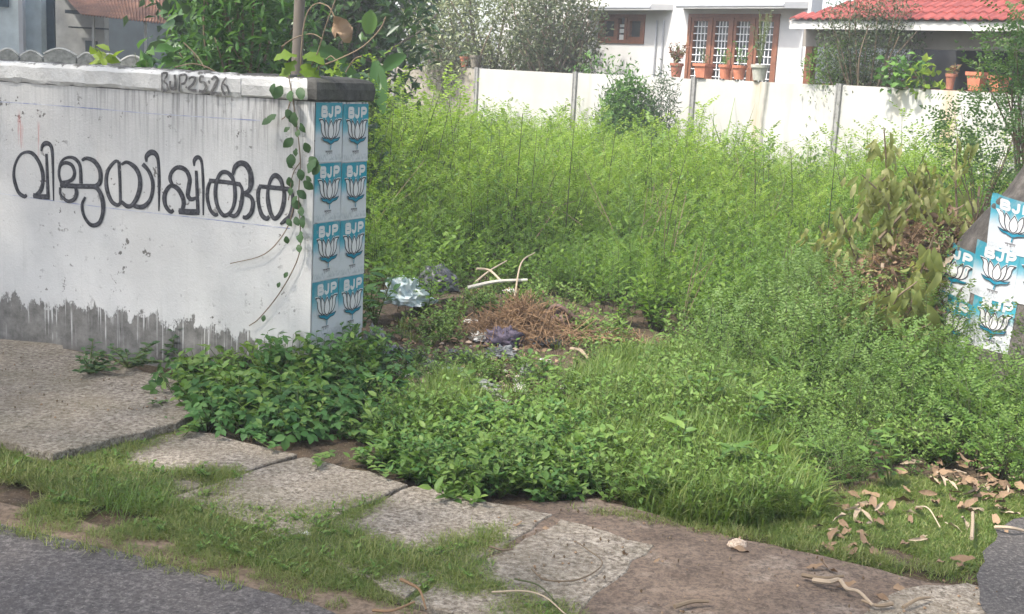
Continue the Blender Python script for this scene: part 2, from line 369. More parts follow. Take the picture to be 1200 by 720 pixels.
# ------------------------------------------------------------------ near compound wall
k = M('whitewash', .88, .2)
xyz = k.sep(); u_, z_ = xyz[0], xyz[2]
big = k.noise(1.3, 5, .6); med = k.noise(7, 6, .7); fine = k.noise(70, 4, .7)
strk = k.noise(1, 5, .65, k.vec((26, 26, 1.6))); strk2 = k.noise(1, 4, .6, k.vec((60, 60, 2.6)))
c = k.ramp(big, [(.3, (.43, .42, .405)), (.6, (.55, .54, .52)), (.8, (.59, .575, .55))])
c = k.mix(k.ramp(med, [(.48, 0), (.75, .5)]), c, (.44, .44, .425)); c = k.mix(k.ramp(fine, [(.58, 0), (.72, .35)]), c, (.36, .35, .335))
c = k.mix(k.ramp(strk, [(.56, 0), (.72, .33)]), c, (.40, .39, .37))
topm = k.math('MULTIPLY', k.ramp(z_, [(.55, 0), (1.0, 0), (1.25, .5), (1.4, 1)]), k.ramp(u_, [(0., 1.), (.9, .8), (1.6, .15)]))   # rain marks near the corner
c = k.mix(k.math('MULTIPLY', k.ramp(strk2, [(.47, 0), (.60, .9)]), topm), c, (.16, .155, .15))
chips = k.math('MULTIPLY', k.ramp(k.noise(15, 3, .7), [(.60, 0), (.64, 1)]), k.ramp(k.noise(3, 2), [(.46, 0), (.6, 1)]))
c = k.mix(chips, c, (.14, .13, .12))
redm = k.math('MULTIPLY', k.ramp(k.noise(1, 3, .6, k.vec((17, 17, 2.2), (3, 0, 4))), [(.58, 0), (.66, .6)]), k.ramp(z_, [(.9, 0), (1.02, 1), (1.2, 1), (1.27, 0)]))
redm = k.math('MULTIPLY', redm, k.ramp(u_, [(1.2, 0), (1.6, 1)])); c = k.mix(redm, c, (.42, .16, .14))
edge = k.math('ADD', k.math('MULTIPLY', k.noise(1, 5, .7, k.vec((9, 9, 3))), .28), k.math('MULTIPLY', k.noise(1, 4, .75, k.vec((22, 22, 14))), .14))
drip = k.math('MULTIPLY', k.ramp(k.noise(1, 3, .6, k.vec((64, 64, 1.4))), [(.56, 0), (.62, .85)]), k.ramp(k.noise(4, 2), [(.38, 0), (.46, 1)]))
edge = k.math('MULTIPLY', edge, k.ramp(u_, [(0., .7), (.25, .95), (.6, 1.3), (1., 1.25)]))
hgt = k.math('SUBTRACT', z_, k.math('SUBTRACT', edge, .03))
bare = k.ramp(k.math('ADD', k.math('MULTIPLY', hgt, 8.), .5), [(.42, 1), (.58, 0)])
dripm = k.math('MULTIPLY', drip, k.ramp(k.math('ADD', hgt, .5), [(.27, 0), (.42, 1)]))
cem = k.ramp(k.noise(12, 6, .7), [(.3, (.085, .08, .073)), (.7, (.24, .23, .212))])
cem = k.mix(dripm, cem, (.55, .54, .52)); c = k.mix(bare, c, cem)
k.col(c); k.bump(k.math('ADD', k.math('ADD', fine, med), k.math('MULTIPLY', bare, -1.2)), .35, .008); MT['white'] = k.m
k = M('coping_whitewash', .9, .2)
n1 = k.noise(20, 6, .75); n2 = k.noise(5, 4); zz = k.sep()[2]
c = k.ramp(n2, [(.3, (.48, .47, .45)), (.7, (.60, .59, .565))]); c = k.mix(k.ramp(n1, [(.60, 0), (.70, .7)]), c, (.33, .31, .28))
tp = k.math('ADD', zz, k.math('MULTIPLY', n1, .075))
c = k.mix(k.ramp(k.math('MULTIPLY', tp, .5), [(.770, 0), (.774, 1)]), c, (.075, .07, .06)); k.col(c); k.bump(n1, .8, .015); MT['coping'] = k.m
k = M('mossy_cement', .95, .15)
n1 = k.noise(16, 6, .7); n2 = k.noise(4, 3)
c = k.ramp(n1, [(.3, (.035, .034, .031)), (.6, (.085, .082, .076)), (.8, (.17, .16, .15))]); c = k.mix(k.ramp(n2, [(.5, 0), (.75, .5)]), c, (.05, .06, .03)); k.col(c); k.bump(n1, .8, .012); MT['moss'] = k.m
k = M('black_paint', .7, .3); n1 = k.noise(40, 5, .7); n2 = k.noise(1, 4, .7, k.vec((18, 18, 60))); c = k.ramp(n2, [(.35, (.022, .022, .027)), (.6, (.06, .06, .066)), (.75, (.13, .13, .135))]); k.col(k.mix(k.ramp(n1, [(.62, 0), (.72, .8)]), c, (.38, .37, .36))); MT['black'] = k.m
MT['greypaint'] = plain('grey_lettering_paint', (.06, .06, .067), .8, .2, 55, .75, .2)
k = M('worn_black_paint', .85, .2); n1 = k.noise(45, 5, .8); k.col(k.ramp(n1, [(.35, (.06, .058, .055)), (.55, (.13, .125, .12)), (.7, (.38, .37, .35))])); MT['wornblack'] = k.m

# wall frame: object x = distance to the left of the corner, y = out of the face, z = up
def wall_mat(): return Matrix(((A[0], NA[0], 0, P0[0]), (A[1], NA[1], 0, P0[1]), (0, 0, 1, 0), (0, 0, 0, 1)))
wall = bpy.data.objects.new('compound_wall', None); COL.objects.link(wall); wall.matrix_world = wall_mat()
tag(wall, 'low whitewashed compound wall with black hand-painted lettering and a bare damp foot', 'wall')
bl = np.array([np.dot(B, A), np.dot(B, NA)])          # the side face's direction in wall coordinates
WL, TOPB, TOPC = 7.0, 1.40, 1.505
PW = .425
def prism(g, poly, z0, z1, nz=1):
    poly = poly[::-1]; n = len(poly); V = [(x, y, z0+(z1-z0)*k/nz) for k in range(nz+1) for x, y in poly]
    F = [(k*n+i, k*n+(i+1) % n, (k+1)*n+(i+1) % n, (k+1)*n+i) for k in range(nz) for i in range(n)]+[tuple(range(n))[::-1], tuple(nz*n+i for i in range(n))]
    g.add(V, F)
c0 = np.array([0, 0.]); c1 = bl*PW
g = Geo(); prism(g, [(0, 0), (WL, 0), (WL, -.21), (bl[0]/bl[1]*-.21, -.21)], -.1, TOPB); g.build('wall_body', MT['white'], wall)
g = Geo(); q0 = bl*(.2105/-bl[1]); prism(g, [tuple(q0), (.45+q0[0], q0[1]), (.45+c1[0], c1[1]), tuple(c1)], -.1, TOPB); g.build('pillar', MT['white'], wall)
def rough_bar(x0, x1, y0, y1, z0, z1, seed, amp, skew=0., nx=None):
    """a coping lump with uneven arrises"""
    nx = nx or int((x1-x0)/.035); X = np.linspace(x0, x1, nx+1)
    loop = [(y0, z0), (y0+.010, z0+.02), (y0+.010, z1-.018), (y0-.006, z1), ((y0+y1)/2, z1+.010), (y1, z1-.01), (y1, z0)]
    V = []; m = len(loop)
    for q, (yy, z) in enumerate(loop):
        a = amp*(fbm(X*14, np.full_like(X, q*3.1), seed)-.45)*2; b = amp*1.1*(fbm(X*17, np.full_like(X, q*5.7), seed+4)-.45)*2
        V.append(np.stack([X+skew*(yy-y0), yy+a, z+b], 1))
    V = np.stack(V, 1).reshape(-1, 3); g = Geo()
    F = [(i*m+q, i*m+(q+1) % m, (i+1)*m+(q+1) % m, (i+1)*m+q) for i in range(nx) for q in range(m)]+[tuple(range(m)), tuple(nx*m+q for q in range(m))[::-1]]
    return g.add(V, F)
rough_bar(.40, WL, .008, -.225, TOPB+.002, TOPC, 3, .010).build('coping', MT['coping'], wall)
skew = bl[0]/bl[1]
def pillar_ring(off, z, amp=0, seed=0):
    pts = []
    corners = [np.array([-.012, .010]), np.array([.47, .010]), np.array([.47, .010])+bl*(PW+.03), np.array([-.012, .010])+bl*(PW+.03)]
    for i in range(4):
        a, b = corners[i], corners[(i+1) % 4]
        for t in np.linspace(0, 1, 10, endpoint=False): pts.append(a+(b-a)*t)
    p = np.array(pts); ctr = p.mean(0); p = p+off*unit(p-ctr); 
    return np.c_[p+amp*(np.stack([fbm(p[:, 0]*22, p[:, 1]*22+z*30, seed), fbm(p[:, 0]*22+7, p[:, 1]*22+z*30, seed+3)], 1)-.45)*2, np.full(len(p), z)]
g = Geo(); rings = [pillar_ring(-.004, TOPB+.004), pillar_ring(.006, TOPB+.012, .006, 2), pillar_ring(.01, TOPB+.06, .006, 2), pillar_ring(.0, TOPC-.012, .006, 2), pillar_ring(-.025, TOPC+.004, .004, 2), pillar_ring(-.12, TOPC+.014, .01, 2)]
m = len(rings[0]); F = [(a*m+i, a*m+(i+1) % m, (a+1)*m+(i+1) % m, (a+1)*m+i) for a in range(len(rings)-1) for i in range(m)]+[tuple(range(m))[::-1], tuple((len(rings)-1)*m+i for i in range(m))]
g.add(np.vstack(rings), F)
cap = g.build('pillar_cap', [MT['moss'], MT['coping']], wall)
inv = np.array(wall_mat().inverted())
for p in cap.data.polygons:
    if p.center.y > -.02 and p.center.x > .03 and p.center.z < TOPC: p.material_index = 1
# lettering traced from the wall
wm = wall_mat()
def wallxy(px, py, off=.0):
    q = onplane(px, py, P03+NA3*off, NA3); l = inv[:3, :3]@q+inv[:3, 3]; return l[0], l[2]
SCALE_U = 6.4/FPX
def letter(name, strokes, sc, ox, oy, mat, off=.0, wk=1., part='letter', core=True):
    g = Geo()
    for i, st in enumerate(strokes):
        pts = []
        for s_ in st:
            u, z = wallxy(ox+s_[0]/sc, oy+s_[1]/sc, off); pts.append((u, z, (s_[2] if len(s_) > 2 else 26)/sc*SCALE_U*wk*(.86+.34*vnoise(np.array([s_[0]*.013+i*3.]), np.array([s_[1]*.013]), 5)[0])))
        pts = [(a, b, w*1.16) for a, b, w in pts]; add_ribbon(g, pts, lambda x, y, o: (x, o, y), off+.0015+.0004*i, 7)
        if core: add_ribbon(g, [(a, b, w*.42) for a, b, w in pts], lambda x, y, o: (x, o, y), off+.0042+.0004*i, 7, .5, 1)
    g.build(part, [mat, MT['greypaint']], wall)
R1 = (6, 0, 160); R2 = (6, 110, 165); R3 = (6.546, 220, 165)
va = [[(190,412,20),(170,422,26),(130,390,26),(105,320,24),(98,260,22),(110,190,20),(145,130,18),(190,110,18),(235,125,24),(275,180,28),(300,250,32),(303,320,30),(288,380,28),(255,415,26)],[(235,416,34),(290,424,34),(350,426,34)],[(328,122,18),(333,250,22),(340,428,26)]]
isg = [[(290,104,14),(300,66,26),(325,48,30),(355,62,26),(368,110,22),(374,250,20),(378,452,10)]]
ja = [[(432,330,22),(416,270,22),(425,210,20),(460,186,24),(505,202,28),(525,250,28),(515,295,26),(480,318,24),(432,325,22)],[(412,250,14),(425,192,16),(455,157,18),(500,147,20),(540,167,24),(565,215,24),(572,332,24)],[(425,343,30),(540,350,30),(680,352,30)],[(578,168,18),(610,154,24),(660,172,28),(698,220,30),(710,280,28),(700,330,28),(665,355,24)],[(425,358,18),(430,412,20),(480,456,26),(525,440,26),(540,400,26),(535,360,22)],[(602,426,18),(580,480,22),(590,550,24),(625,608,28),(660,626,28),(700,608,28),(722,555,28),(728,490,30),(716,420,30),(690,370,28),(655,352,24)]]
ya = [[(178,150,20),(150,147,22),(105,200,26),(88,270,26),(95,350,28),(125,425,28),(165,453,24),(188,440,20)],[(178,146,24),(185,300,22),(188,450,22)],[(195,168,16),(235,152,24),(290,187,30),(322,250,30),(325,330,28),(305,400,28),(270,453,26),(235,460,26),(195,430,22)],[(345,165,28),(385,210,28),(413,280,28),(415,350,28),(395,420,26),(350,463,26),(300,463,24),(270,448,20)]]
isg2 = [[(370,150,14),(372,110,26),(405,82,30),(440,100,28),(455,160,24),(460,300,22),(458,496,10)]]
ppa = [[(722,402,16),(685,412,24),(662,385,26),(668,330,28),(675,270,28),(655,217,28),(620,192,28),(580,192,26),(547,225,28),(537,270,28),(555,315,24)],[(562,488,22),(540,500,26),(507,460,28),(497,400,28),(512,350,24),(545,317,22),(590,337,28),(623,390,30),(633,440,30),(623,490,26)],[(598,496,34),(680,502,34),(742,502,34)],[(721,210,20),(727,350,22),(734,508,26)]]
isg3 = [[(50,195,14),(52,152,26),(75,128,30),(100,142,26),(112,200,22),(120,350,20),(120,572,10)]]
kku = [[(165,308,30),(290,318,30),(405,336,28)],[(180,300,20),(157,360,24),(152,440,26),(175,530,28),(210,568,28),(235,562,20)],[(358,330,20),(340,278,28),(300,243,28),(260,247,26),(232,290,24),(216,360,26),(216,440,26),(237,520,28),(277,573,28),(320,558,24),(350,510,24),(365,430,28),(360,330,24)],[(398,330,26),(420,380,26),(415,470,28),(395,540,28),(360,578,28),(318,566,22)],[(347,262,18),(367,200,30),(410,172,34),(455,192,36),(483,250,36),(488,320,36),(473,380,30),(435,406,28)],[(440,410,26),(485,432,28),(503,480,30),(490,550,30),(455,588,30),(425,586,24)]]
ka = [[(548,350,26),(650,360,26),(795,375,26)],[(560,342,20),(541,400,26),(546,490,28),(570,570,30),(605,598,28),(628,580,20)],[(732,362,26),(715,302,30),(680,268,30),(650,282,28),(628,330,26),(615,400,28),(620,480,30),(640,560,30),(670,598,30),(710,560,28),(735,490,30),(742,410,28),(732,350,22)],[(790,380,22),(807,430,24),(805,510,28),(785,580,30),(750,612,28),(712,640,16)]]
for st, R_ in ((va, R1), (isg, R1), (ja, R1), (ya, R2), (isg2, R2), (ppa, R2), (isg3, R3), (kku, R3), (ka, R3)): letter('letter', st, *R_, MT['black'])
R4 = (12, 180, 75)
for st in ([[(120,125,24),(120,250,22),(122,380,24)],[(130,130,26),(185,130,28),(190,165,26),(150,245,24),(192,290,26),(188,365,28),(130,380,26)]],
           [[(298,150,34),(306,260,38),(300,335,44),(270,352,40),(238,325,32),(235,240,26)]],
           [[(365,150,26),(367,270,26),(365,392,24)],[(370,162,28),(450,152,28),(468,200,28),(440,268,28),(390,286,24)]],
           [[(455,318,26),(470,345,22)]], [[(495,215,22),(540,188,30),(588,205,34),(560,280,34),(492,345,30),(530,372,30),(605,378,30)]],
           [[(712,178,26),(662,182,28),(655,250,26),(715,268,30),(740,335,32),(700,392,32),(640,380,28)]], [[(776,235,24),(786,280,16)]],
           [[(815,225,26),(860,182,34),(900,222,36),(868,300,34),(812,415,32),(870,418,34),(930,428,30)]],
           [[(1025,190,18),(972,270,24),(962,350,26),(1005,425,28),(1055,425,26),(1042,335,26),(985,282,22)]]):
    letter('letter', st, *R4, MT['wornblack'], .026, core=False)
# faint blue guide lines left from setting out the lettering
g = Geo()
for k_, ln in enumerate(([(0,119.5),(60,123.5),(120,128.3),(180,133.5),(305,141.5)], [(0,227),(120,243),(200,252),(340,268)])):
    add_ribbon(g, [(*wallxy(x, y), .0045) for x, y in ln], lambda x, y, o: (x, o, y), .0008+.0002*k_, 4)
k = M('chalk_line_blue', .9, .1); k.col(k.ramp(k.noise(12, 4), [(.35, (.17, .20, .36)), (.66, (.52, .52, .53))])); MT['chalk'] = k.m
g.build('guide_line', MT['chalk'], wall)

# ------------------------------------------------------------------ lotus posters
k = M('poster_paper', .6, .35)
ge = k.node('ShaderNodeAttribute', attribute_name='print_uv'); sx = k.node('ShaderNodeSeparateXYZ'); k.nt.links.new(ge.outputs['Vector'], sx.inputs[0])
n1 = k.noise(30, 5, .7); tt = k.math('ADD', sx.outputs[1], k.math('ADD', k.math('MULTIPLY', sx.outputs[0], .10), k.math('MULTIPLY', n1, .06)))
c = k.ramp(tt, [(.0, (.0, .18, .235)), (.36, (.0, .22, .28)), (.48, (.14, .32, .38)), (.60, (.43, .45, .46)), (.85, (.46, .465, .465))])
c = k.mix(k.math('MULTIPLY', k.rand(), .10), c, (.40, .43, .43)); c = k.mix(k.ramp(k.noise(9, 5, .7, k.node('ShaderNodeNewGeometry').outputs['Position']), [(.5, 0), (.72, .5)]), c, (.33, .33, .30)); c = k.mix(k.ramp(k.noise(24, 4, .7, k.node('ShaderNodeNewGeometry').outputs['Position']), [(.66, 0), (.69, .8)]), c, (.36, .36, .34))
fp_ = k.math('MULTIPLY', k.ramp(sx.outputs[1], [(.86, 0), (.89, 1), (.965, 1), (.985, 0)]), k.ramp(k.noise(1, 2, .5, k.vec((160, 160, 60))), [(.45, 0), (.6, .6)]))
c = k.mix(fp_, c, (.25, .27, .28)); k.col(c); k.bump(n1, .15, .003); MT['paper'] = k.m
MT['pwhite'] = plain('poster_white_ink', (.52, .51, .49), .6, .3, 30, .08, .1)
MT['pblack'] = plain('poster_black_ink', (.03, .03, .035), .6, .3, 30, .1, .1)
MT['pblue'] = plain('poster_blue_ink', (.0, .16, .23), .6, .3, 30, .12, .1)
MT['pgrey'] = plain('poster_grey_ink', (.16, .15, .15), .6, .3, 30, .1, .1)
def bjp():
    w = .06; f = lambda *p: [(x, y, w) for x, y in p]
    return ([f((.225,.065),(.225,.15),(.225,.235)), f((.215,.08),(.36,.08),(.385,.11),(.35,.145),(.23,.147)), f((.23,.150),(.37,.152),(.405,.185),(.37,.22),(.215,.22))],
            [f((.605,.06),(.605,.16),(.595,.205),(.545,.226),(.495,.205),(.487,.175))],
            [f((.725,.06),(.725,.15),(.725,.237)), f((.715,.08),(.85,.08),(.90,.115),(.85,.158),(.73,.16))])
def mirror(p): return [(1.08-x, y) for x, y in p]
PC = [(.54,.295),(.465,.40),(.44,.48),(.47,.57),(.54,.61),(.61,.57),(.64,.48),(.615,.40)]
PI = [(.345,.285),(.43,.36),(.45,.44),(.44,.53),(.47,.60),(.39,.575),(.345,.49),(.33,.39)]
PO = [(.13,.285),(.26,.29),(.315,.36),(.335,.46),(.40,.59),(.29,.555),(.215,.46),(.20,.35)]
CX = [(.20,.575),(.31,.605),(.44,.60),(.54,.635),(.64,.60),(.77,.605),(.88,.575),(.80,.64),(.67,.66),(.54,.70),(.41,.66),(.28,.64)]
def poster_parts(pj, root, nx=8, ny=10):
    g = Geo(); us, vs = np.linspace(0, 1, nx+1), np.linspace(0, 1, ny+1)
    V = [pj(u, v, 0) for v in vs for u in us]; F = [(j*(nx+1)+i, j*(nx+1)+i+1, (j+1)*(nx+1)+i+1, (j+1)*(nx+1)+i) for j in range(ny) for i in range(nx)]
    g.add(V, F); me = g.mesh('sheet', MT['paper'], True)
    at = me.attributes.new('print_uv', 'FLOAT_VECTOR', 'POINT'); at.data.foreach_set('vector', np.array([(u, v, 0) for v in vs for u in us], np.float32).ravel())
    o = bpy.data.objects.new('sheet', me); COL.objects.link(o); o.parent = root
    for i, ltr in enumerate(bjp()):
        g = Geo(); [add_ribbon(g, s, pj, .0016+.0003*q, 4) for q, s in enumerate(ltr)]; g.build('letter', MT['pwhite'], root)
    petals = [PO, mirror(PO), PI, mirror(PI), PC]
    for i, p in enumerate(petals):
        g = Geo(); ctr = np.mean(p, 0)
        add_fan(g, [tuple(ctr+(np.array(q)-ctr)*1.18) for q in p], pj, .0012+.0011*i, 0, 0)
        add_fan(g, p, pj, .0016+.0011*i, .5, 0)
        add_ribbon(g, [(x, y, .022) for x, y in p+[p[0]]], pj, .0019+.0011*i, 4, .5, 1); g.build('petal', [MT['pwhite'], MT['pblack']], root)
    g = Geo(); add_fan(g, CX, pj, .0072); add_ribbon(g, [(.54,.68,.035),(.545,.73,.03),(.53,.79,.025)], pj, .0074, 4)
    add_ribbon(g, [(x, y, .012) for x, y in CX+[CX[0]]], pj, .0076, 3, .5, 1); g.build('lotus_stalk', [MT['pblue'], MT['pblack']], root)
    g = Geo()
    for q, s in enumerate(([(.40,.84),(.43,.82),(.46,.85),(.44,.87)], [(.49,.84),(.51,.82),(.54,.85),(.51,.87)], [(.58,.86),(.58,.82),(.62,.82),(.62,.86)], [(.38,.815),(.64,.815)])):
        add_ribbon(g, [(x, y, .016) for x, y in s], pj, .0015+.0002*q, 4)
    g.build('small_print', MT['pgrey'], root)
PSW, PSH = PW/2-.001, .2925
protop = thing('lotus_poster', (0, 0, 0), None, 'poster')
def pil_pj(u, v, o): return (u*PSW*.985, -o-.0025-.0045*float(fbm(np.array([u*3.]), np.array([v*4.]), 17)[0])-.004*max(0, v-.85)*max(0, u-.6)*10, -v*PSH*.985)
poster_parts(pil_pj, protop, 8, 10)
rows = ['top', 'second', 'third', 'lowest']
# side face frame: x along B, y inwards, z up
first = True
for r in range(4):
    for c_ in range(2):
        o = protop if first else copy_tree(protop); first = False
        p = P0+B*(.004+c_*PSW)+NB*.0
        ex = B3; ey = -NB3
        jit = random.Random(r*7+c_).uniform(-.006, .006)
        o.matrix_world = Matrix(((ex[0], ey[0], 0, p[0]), (ex[1], ey[1], 0, p[1]), (0, 0, 1, TOPB-.004-r*PSH-(.004 if c_ else 0)+jit*.3), (0, 0, 0, 1))) @ Matrix.Rotation(jit, 4, 'Y')
        for ch in o.children:
            if ch.name.startswith('sheet'): pass
        tag(o, f'blue and white lotus poster on the pillar, {rows[r]} row, '+('next to the wall corner' if c_ == 0 else 'next to the weedy plot'), 'poster', 'lotus posters pasted on the wall pillar')

# ------------------------------------------------------------------ roadside tree on the right, with posters round its foot
k = M('trunk_bark', .95, .15)
n1 = k.noise(9, 6, .7); n2 = k.noise(45, 4, .7); n3 = k.noise(2.5, 3)
c = k.ramp(n1, [(.3, (.05, .045, .04)), (.55, (.12, .105, .092)), (.75, (.24, .215, .19))]); c = k.mix(k.ramp(n3, [(.5, 0), (.7, .5)]), c, (.17, .155, .14)); k.col(c); k.bump(k.math('ADD', n1, k.math('MULTIPLY', n2, .5)), .8, .02); MT['trunk'] = k.m
TC = Y(1247, 300, 6.95)[:2]
tree = thing('roadside_tree', (TC[0], TC[1], 0), 'old grey roadside tree with a flared trunk base wrapped in lotus posters', 'tree')
prof = [(-.1, .84), (.15, .76), (.4, .68), (.6, .615), (.78, .545), (.92, .455), (1.06, .36), (1.2, .295), (1.4, .25), (1.7, .225), (2.2, .21), (3, .2), (4, .19), (5, .16)]
seg = 48; th = np.arange(seg)*2*math.pi/seg; V = []
for z, r in prof:
    lob = 1+.06*np.sin(th*5+1.1)*min(1, r/.5)*max(0, 1-z/3)+.07*(fbm(th*2.2, np.full(seg, z*3.), 5)-.45)
    V.append(np.c_[np.cos(th)*r*lob+.10*max(z-.5, 0)*.5, np.sin(th)*r*lob+.03*z, np.full(seg, z)])
V = np.vstack(V); n = len(prof); F = [(i*seg+q, i*seg+(q+1) % seg, (i+1)*seg+(q+1) % seg, (i+1)*seg+q) for i in range(n-1) for q in range(seg)]
g = Geo(); g.add(V, F); g.build('trunk', MT['trunk'], tree, True)
rng = np.random.default_rng(5); g = Geo(); gl = Geo(); tops = []
for q in range(9):
    a = q*2*math.pi/9+rng.uniform(-.2, .2); L = rng.uniform(1.6, 2.8); s = np.array([.22, .15, 4.2+.12*q])
    e = s+np.array([math.cos(a)*L, math.sin(a)*L, rng.uniform(.8, 1.8)]); m_ = (s+e)/2+[0, 0, .3]
    tube(g, smooth_line([s, m_, e], 4), np.linspace(.07, .02, 9), 6); tops += [m_, e]
for e_ in ((-2.3, -1.7, 5.2), (-2.9, -1.1, 5.7), (-1.6, -2.2, 5.6), (-2.0, -.6, 6.2), (-3.2, -2.2, 5.9)):  # unseen limbs added to shade the posters and the heap
    tube(g, smooth_line([(.2, .12, 4.0), (e_[0]*.45, e_[1]*.45, 4.9), e_], 4), np.linspace(.07, .02, 9), 6); tops.append(np.array(e_))
for e in tops:
    P = e+rng.normal(size=(420, 3))*[.62, .62, .38]; D = rdir(rng, 420, -.2); leaves(gl, P, D, rdir(rng, 420, 1.), rng.uniform(.09, .16, 420), .07, rng.uniform(0, 1, 420), 0)
gl.build('crown', MT['rain'], tree)
g.build('limb', MT['trunk'], tree)
bvh = BVHTree.FromPolygons([Vector(v)+Vector((TC[0], TC[1], 0)) for v in V], F)
face = unit(np.array([-.30, -.954, 0])); fr = np.array([face[1]*-1, face[0], 0]); fr = fr if fr[0] > 0 else -fr
def tree_poster(px, py, ang, label, w=.205, h=.268, seed=0):
    rr = ray(px, py); hc = bvh.ray_cast(Vector(CAM), Vector(unit(rr)))[0]
    c = np.array(hc) if hc is not None else Y(px, py, 6.4); ca, sa = math.cos(ang), math.sin(ang)
    def pj(u, v, o):
        x = (u-.5)*w; z = (.5-v)*h; xx, zz = x*ca+z*sa, -x*sa+z*ca
        s = c+fr*xx+np.array([0, 0, zz])+face*1.5
        hit = bvh.ray_cast(Vector(s), Vector(-face))
        p = np.array(hit[0]) if hit[0] is not None else s-face*2.0
        nrm = np.array(hit[1]) if hit[0] is not None else face
        if np.dot(nrm, face) < 0: nrm = -nrm
        return p+unit(nrm*.3+face)*(o*1.6+.006+.003*seed)
    ctr = pj(.5, .5, 0); r = thing('lotus_poster', ctr, label, 'poster', 'lotus posters pasted round the tree foot')
    poster_parts(lambda u, v, o: pj(u, v, o)-ctr, r)
tree_poster(1186, 266, .085, 'highest lotus poster on the tree trunk, alone in its row', seed=2)
tree_poster(1166, 321, .09, 'lotus poster on the tree trunk, directly under the highest one', seed=1)
tree_poster(1116, 318, .09, 'lotus poster on the tree trunk half hidden by wilted leaves', seed=0)
tree_poster(1214, 328, .07, 'lotus poster cut off by the picture edge on the tree trunk', seed=0)
tree_poster(1162, 379, .09, 'lotus poster at the tree foot behind weeds, farther from the wilted leaves', seed=0)
tree_poster(1111, 376, .09, 'lotus poster at the tree foot behind weeds, beside the wilted leaves', seed=.5)

# ------------------------------------------------------------------ far boundary wall, house
W1, W2 = Y(560, 82, 20.)[:2], Y(985, 97, 14.9)[:2]
FD = unit(W2-W1); AW = np.array([-FD[1], FD[0]]); AW = AW if np.dot(AW, W1) > 0 else -AW
SP = np.linalg.norm(W2-W1)/3
def fmat(): return Matrix(((FD[0], AW[0], 0, W1[0]), (FD[1], AW[1], 0, W1[1]), (0, 0, 1, 0), (0, 0, 0, 1)))
AW3, FD3, W13 = np.append(AW, 0), np.append(FD, 0), np.append(W1, 0)
def fl(px, py, y=0.):
    q = onplane(px, py, W13+AW3*y, AW3)-W13; return float(np.dot(q, FD3)), float(q[2])
def fw(s, y, z): return W13+FD3*s+AW3*y+np.array([0, 0, z])
def in_frame(name, label, cat, group=None):
    o = bpy.data.objects.new(name, None); COL.objects.link(o); o.matrix_world = fmat(); return tag(o, label, cat, group)
k = M('lime_washed_panel', .9, .2)
n1 = k.noise(1.1, 5, .6); st = k.noise(1, 4, .6, k.vec((6, 6, .5))); n3 = k.noise(30, 4); xz = k.sep()
c = k.ramp(n1, [(.3, (.37, .362, .34)), (.6, (.45, .443, .42))])
c = k.mix(k.math('MULTIPLY', k.ramp(st, [(.55, 0), (.75, .5)]), k.ramp(xz[2], [(.6, .2), (1.5, 1)])), c, (.50, .42, .30)); c = k.mix(k.ramp(k.noise(6, 5, .7), [(.6, 0), (.8, .35)]), c, (.45, .44, .4))
for sx0, hw, cc, am in ((fl(541, 100)[0], .16, (.16, .10, .06), .9), (fl(889, 110)[0], .12, (.36, .27, .16), .7), (fl(897.5, 110)[0], .05, (.12, .12, .10), .9), (fl(1113, 120)[0], .13, (.40, .27, .14), .75), (fl(690, 110)[0], .07, (.25, .24, .2), .5), (fl(925, 110)[0], .06, (.3, .28, .24), .4)):
    d_ = k.math('ABSOLUTE', k.math('SUBTRACT', k.math('ADD', xz[0], k.math('MULTIPLY', k.noise(3, 3), .12)), sx0+.06)); msk = k.math('MULTIPLY', k.ramp(k.math('DIVIDE', d_, hw), [(.25, am), (1.0, 0)]), k.ramp(k.noise(1, 4, .7, k.vec((14, 14, 1.2))), [(.32, .15), (.6, 1)])); c = k.mix(msk, c, cc)
k.col(c); k.bump(n3, .2, .006); MT['panel'] = k.m
MT['darkpanel'] = plain('grey_brown_panel', (.25, .225, .19), .95, .15, 5, .5, .4)  # darker grey-brown panels left of the first post
MT['cement'] = plain('bare_cement', (.24, .235, .225), .95, .15, 14, .35, .4, .006)
MT['hwall'] = plain('house_white_paint', (.50, .49, .475), .85, .2, 3, .06, .1)
MT['hgrey'] = plain('house_grey_trim', (.33, .34, .36), .8, .2, 6, .1, .1)
MT['wood'] = plain('varnished_wood', (.19, .075, .038), .5, .4, 24, .3, .15)
MT['terra'] = plain('terracotta_paint', (.47, .165, .095), .7, .3, 18, .25, .15)
MT['terra2'] = plain('faded_brown_pot', (.33, .13, .085), .8, .2, 18, .3, .15)
MT['greypot'] = plain('grey_cement_pot', (.38, .37, .32), .9, .2, 18, .25, .2)
MT['oldpot'] = plain('mossy_old_pot', (.17, .15, .12), .95, .15, 18, .4, .2)
MT['glass'] = plain('dark_window_glass', (.035, .045, .05), .15, .6, 3, .3, .0)
MT['white'+'bar'] = plain('white_enamel', (.72, .72, .72), .5, .4, 10, .06, .05)
MT['porch'] = plain('porch_shadow_wall', (.045, .047, .05), .9, .2, 4, .12, .1)  # near-black base colour puts the porch's shade into its back wall
MT['beam'] = plain('porch_beam_paint', (.26, .235, .21), .8, .25, 6, .1, .1)
MT['paper2'] = plain('pale_paper', (.75, .75, .72), .8, .2, 40, .1, .05)
bw = in_frame('boundary_wall', 'long white precast boundary wall with flower pots along its top', 'wall')
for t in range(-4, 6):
    g = Geo(); box(g, t*SP+.034, (t+1)*SP-.034, 0, .07, -.1, 1.59+.01*max(t, 0)); g.build('panel', MT['darkpanel'] if t < 0 else MT['panel'], bw)
    if t == -1:
        o = [c_ for c_ in bw.children][-1]
g0 = Geo(); box(g0, -.036, .036, -.035, .10, -.1, 1.605); box(g0, -.028, -.012, -.045, -.035, -.1, 1.60)
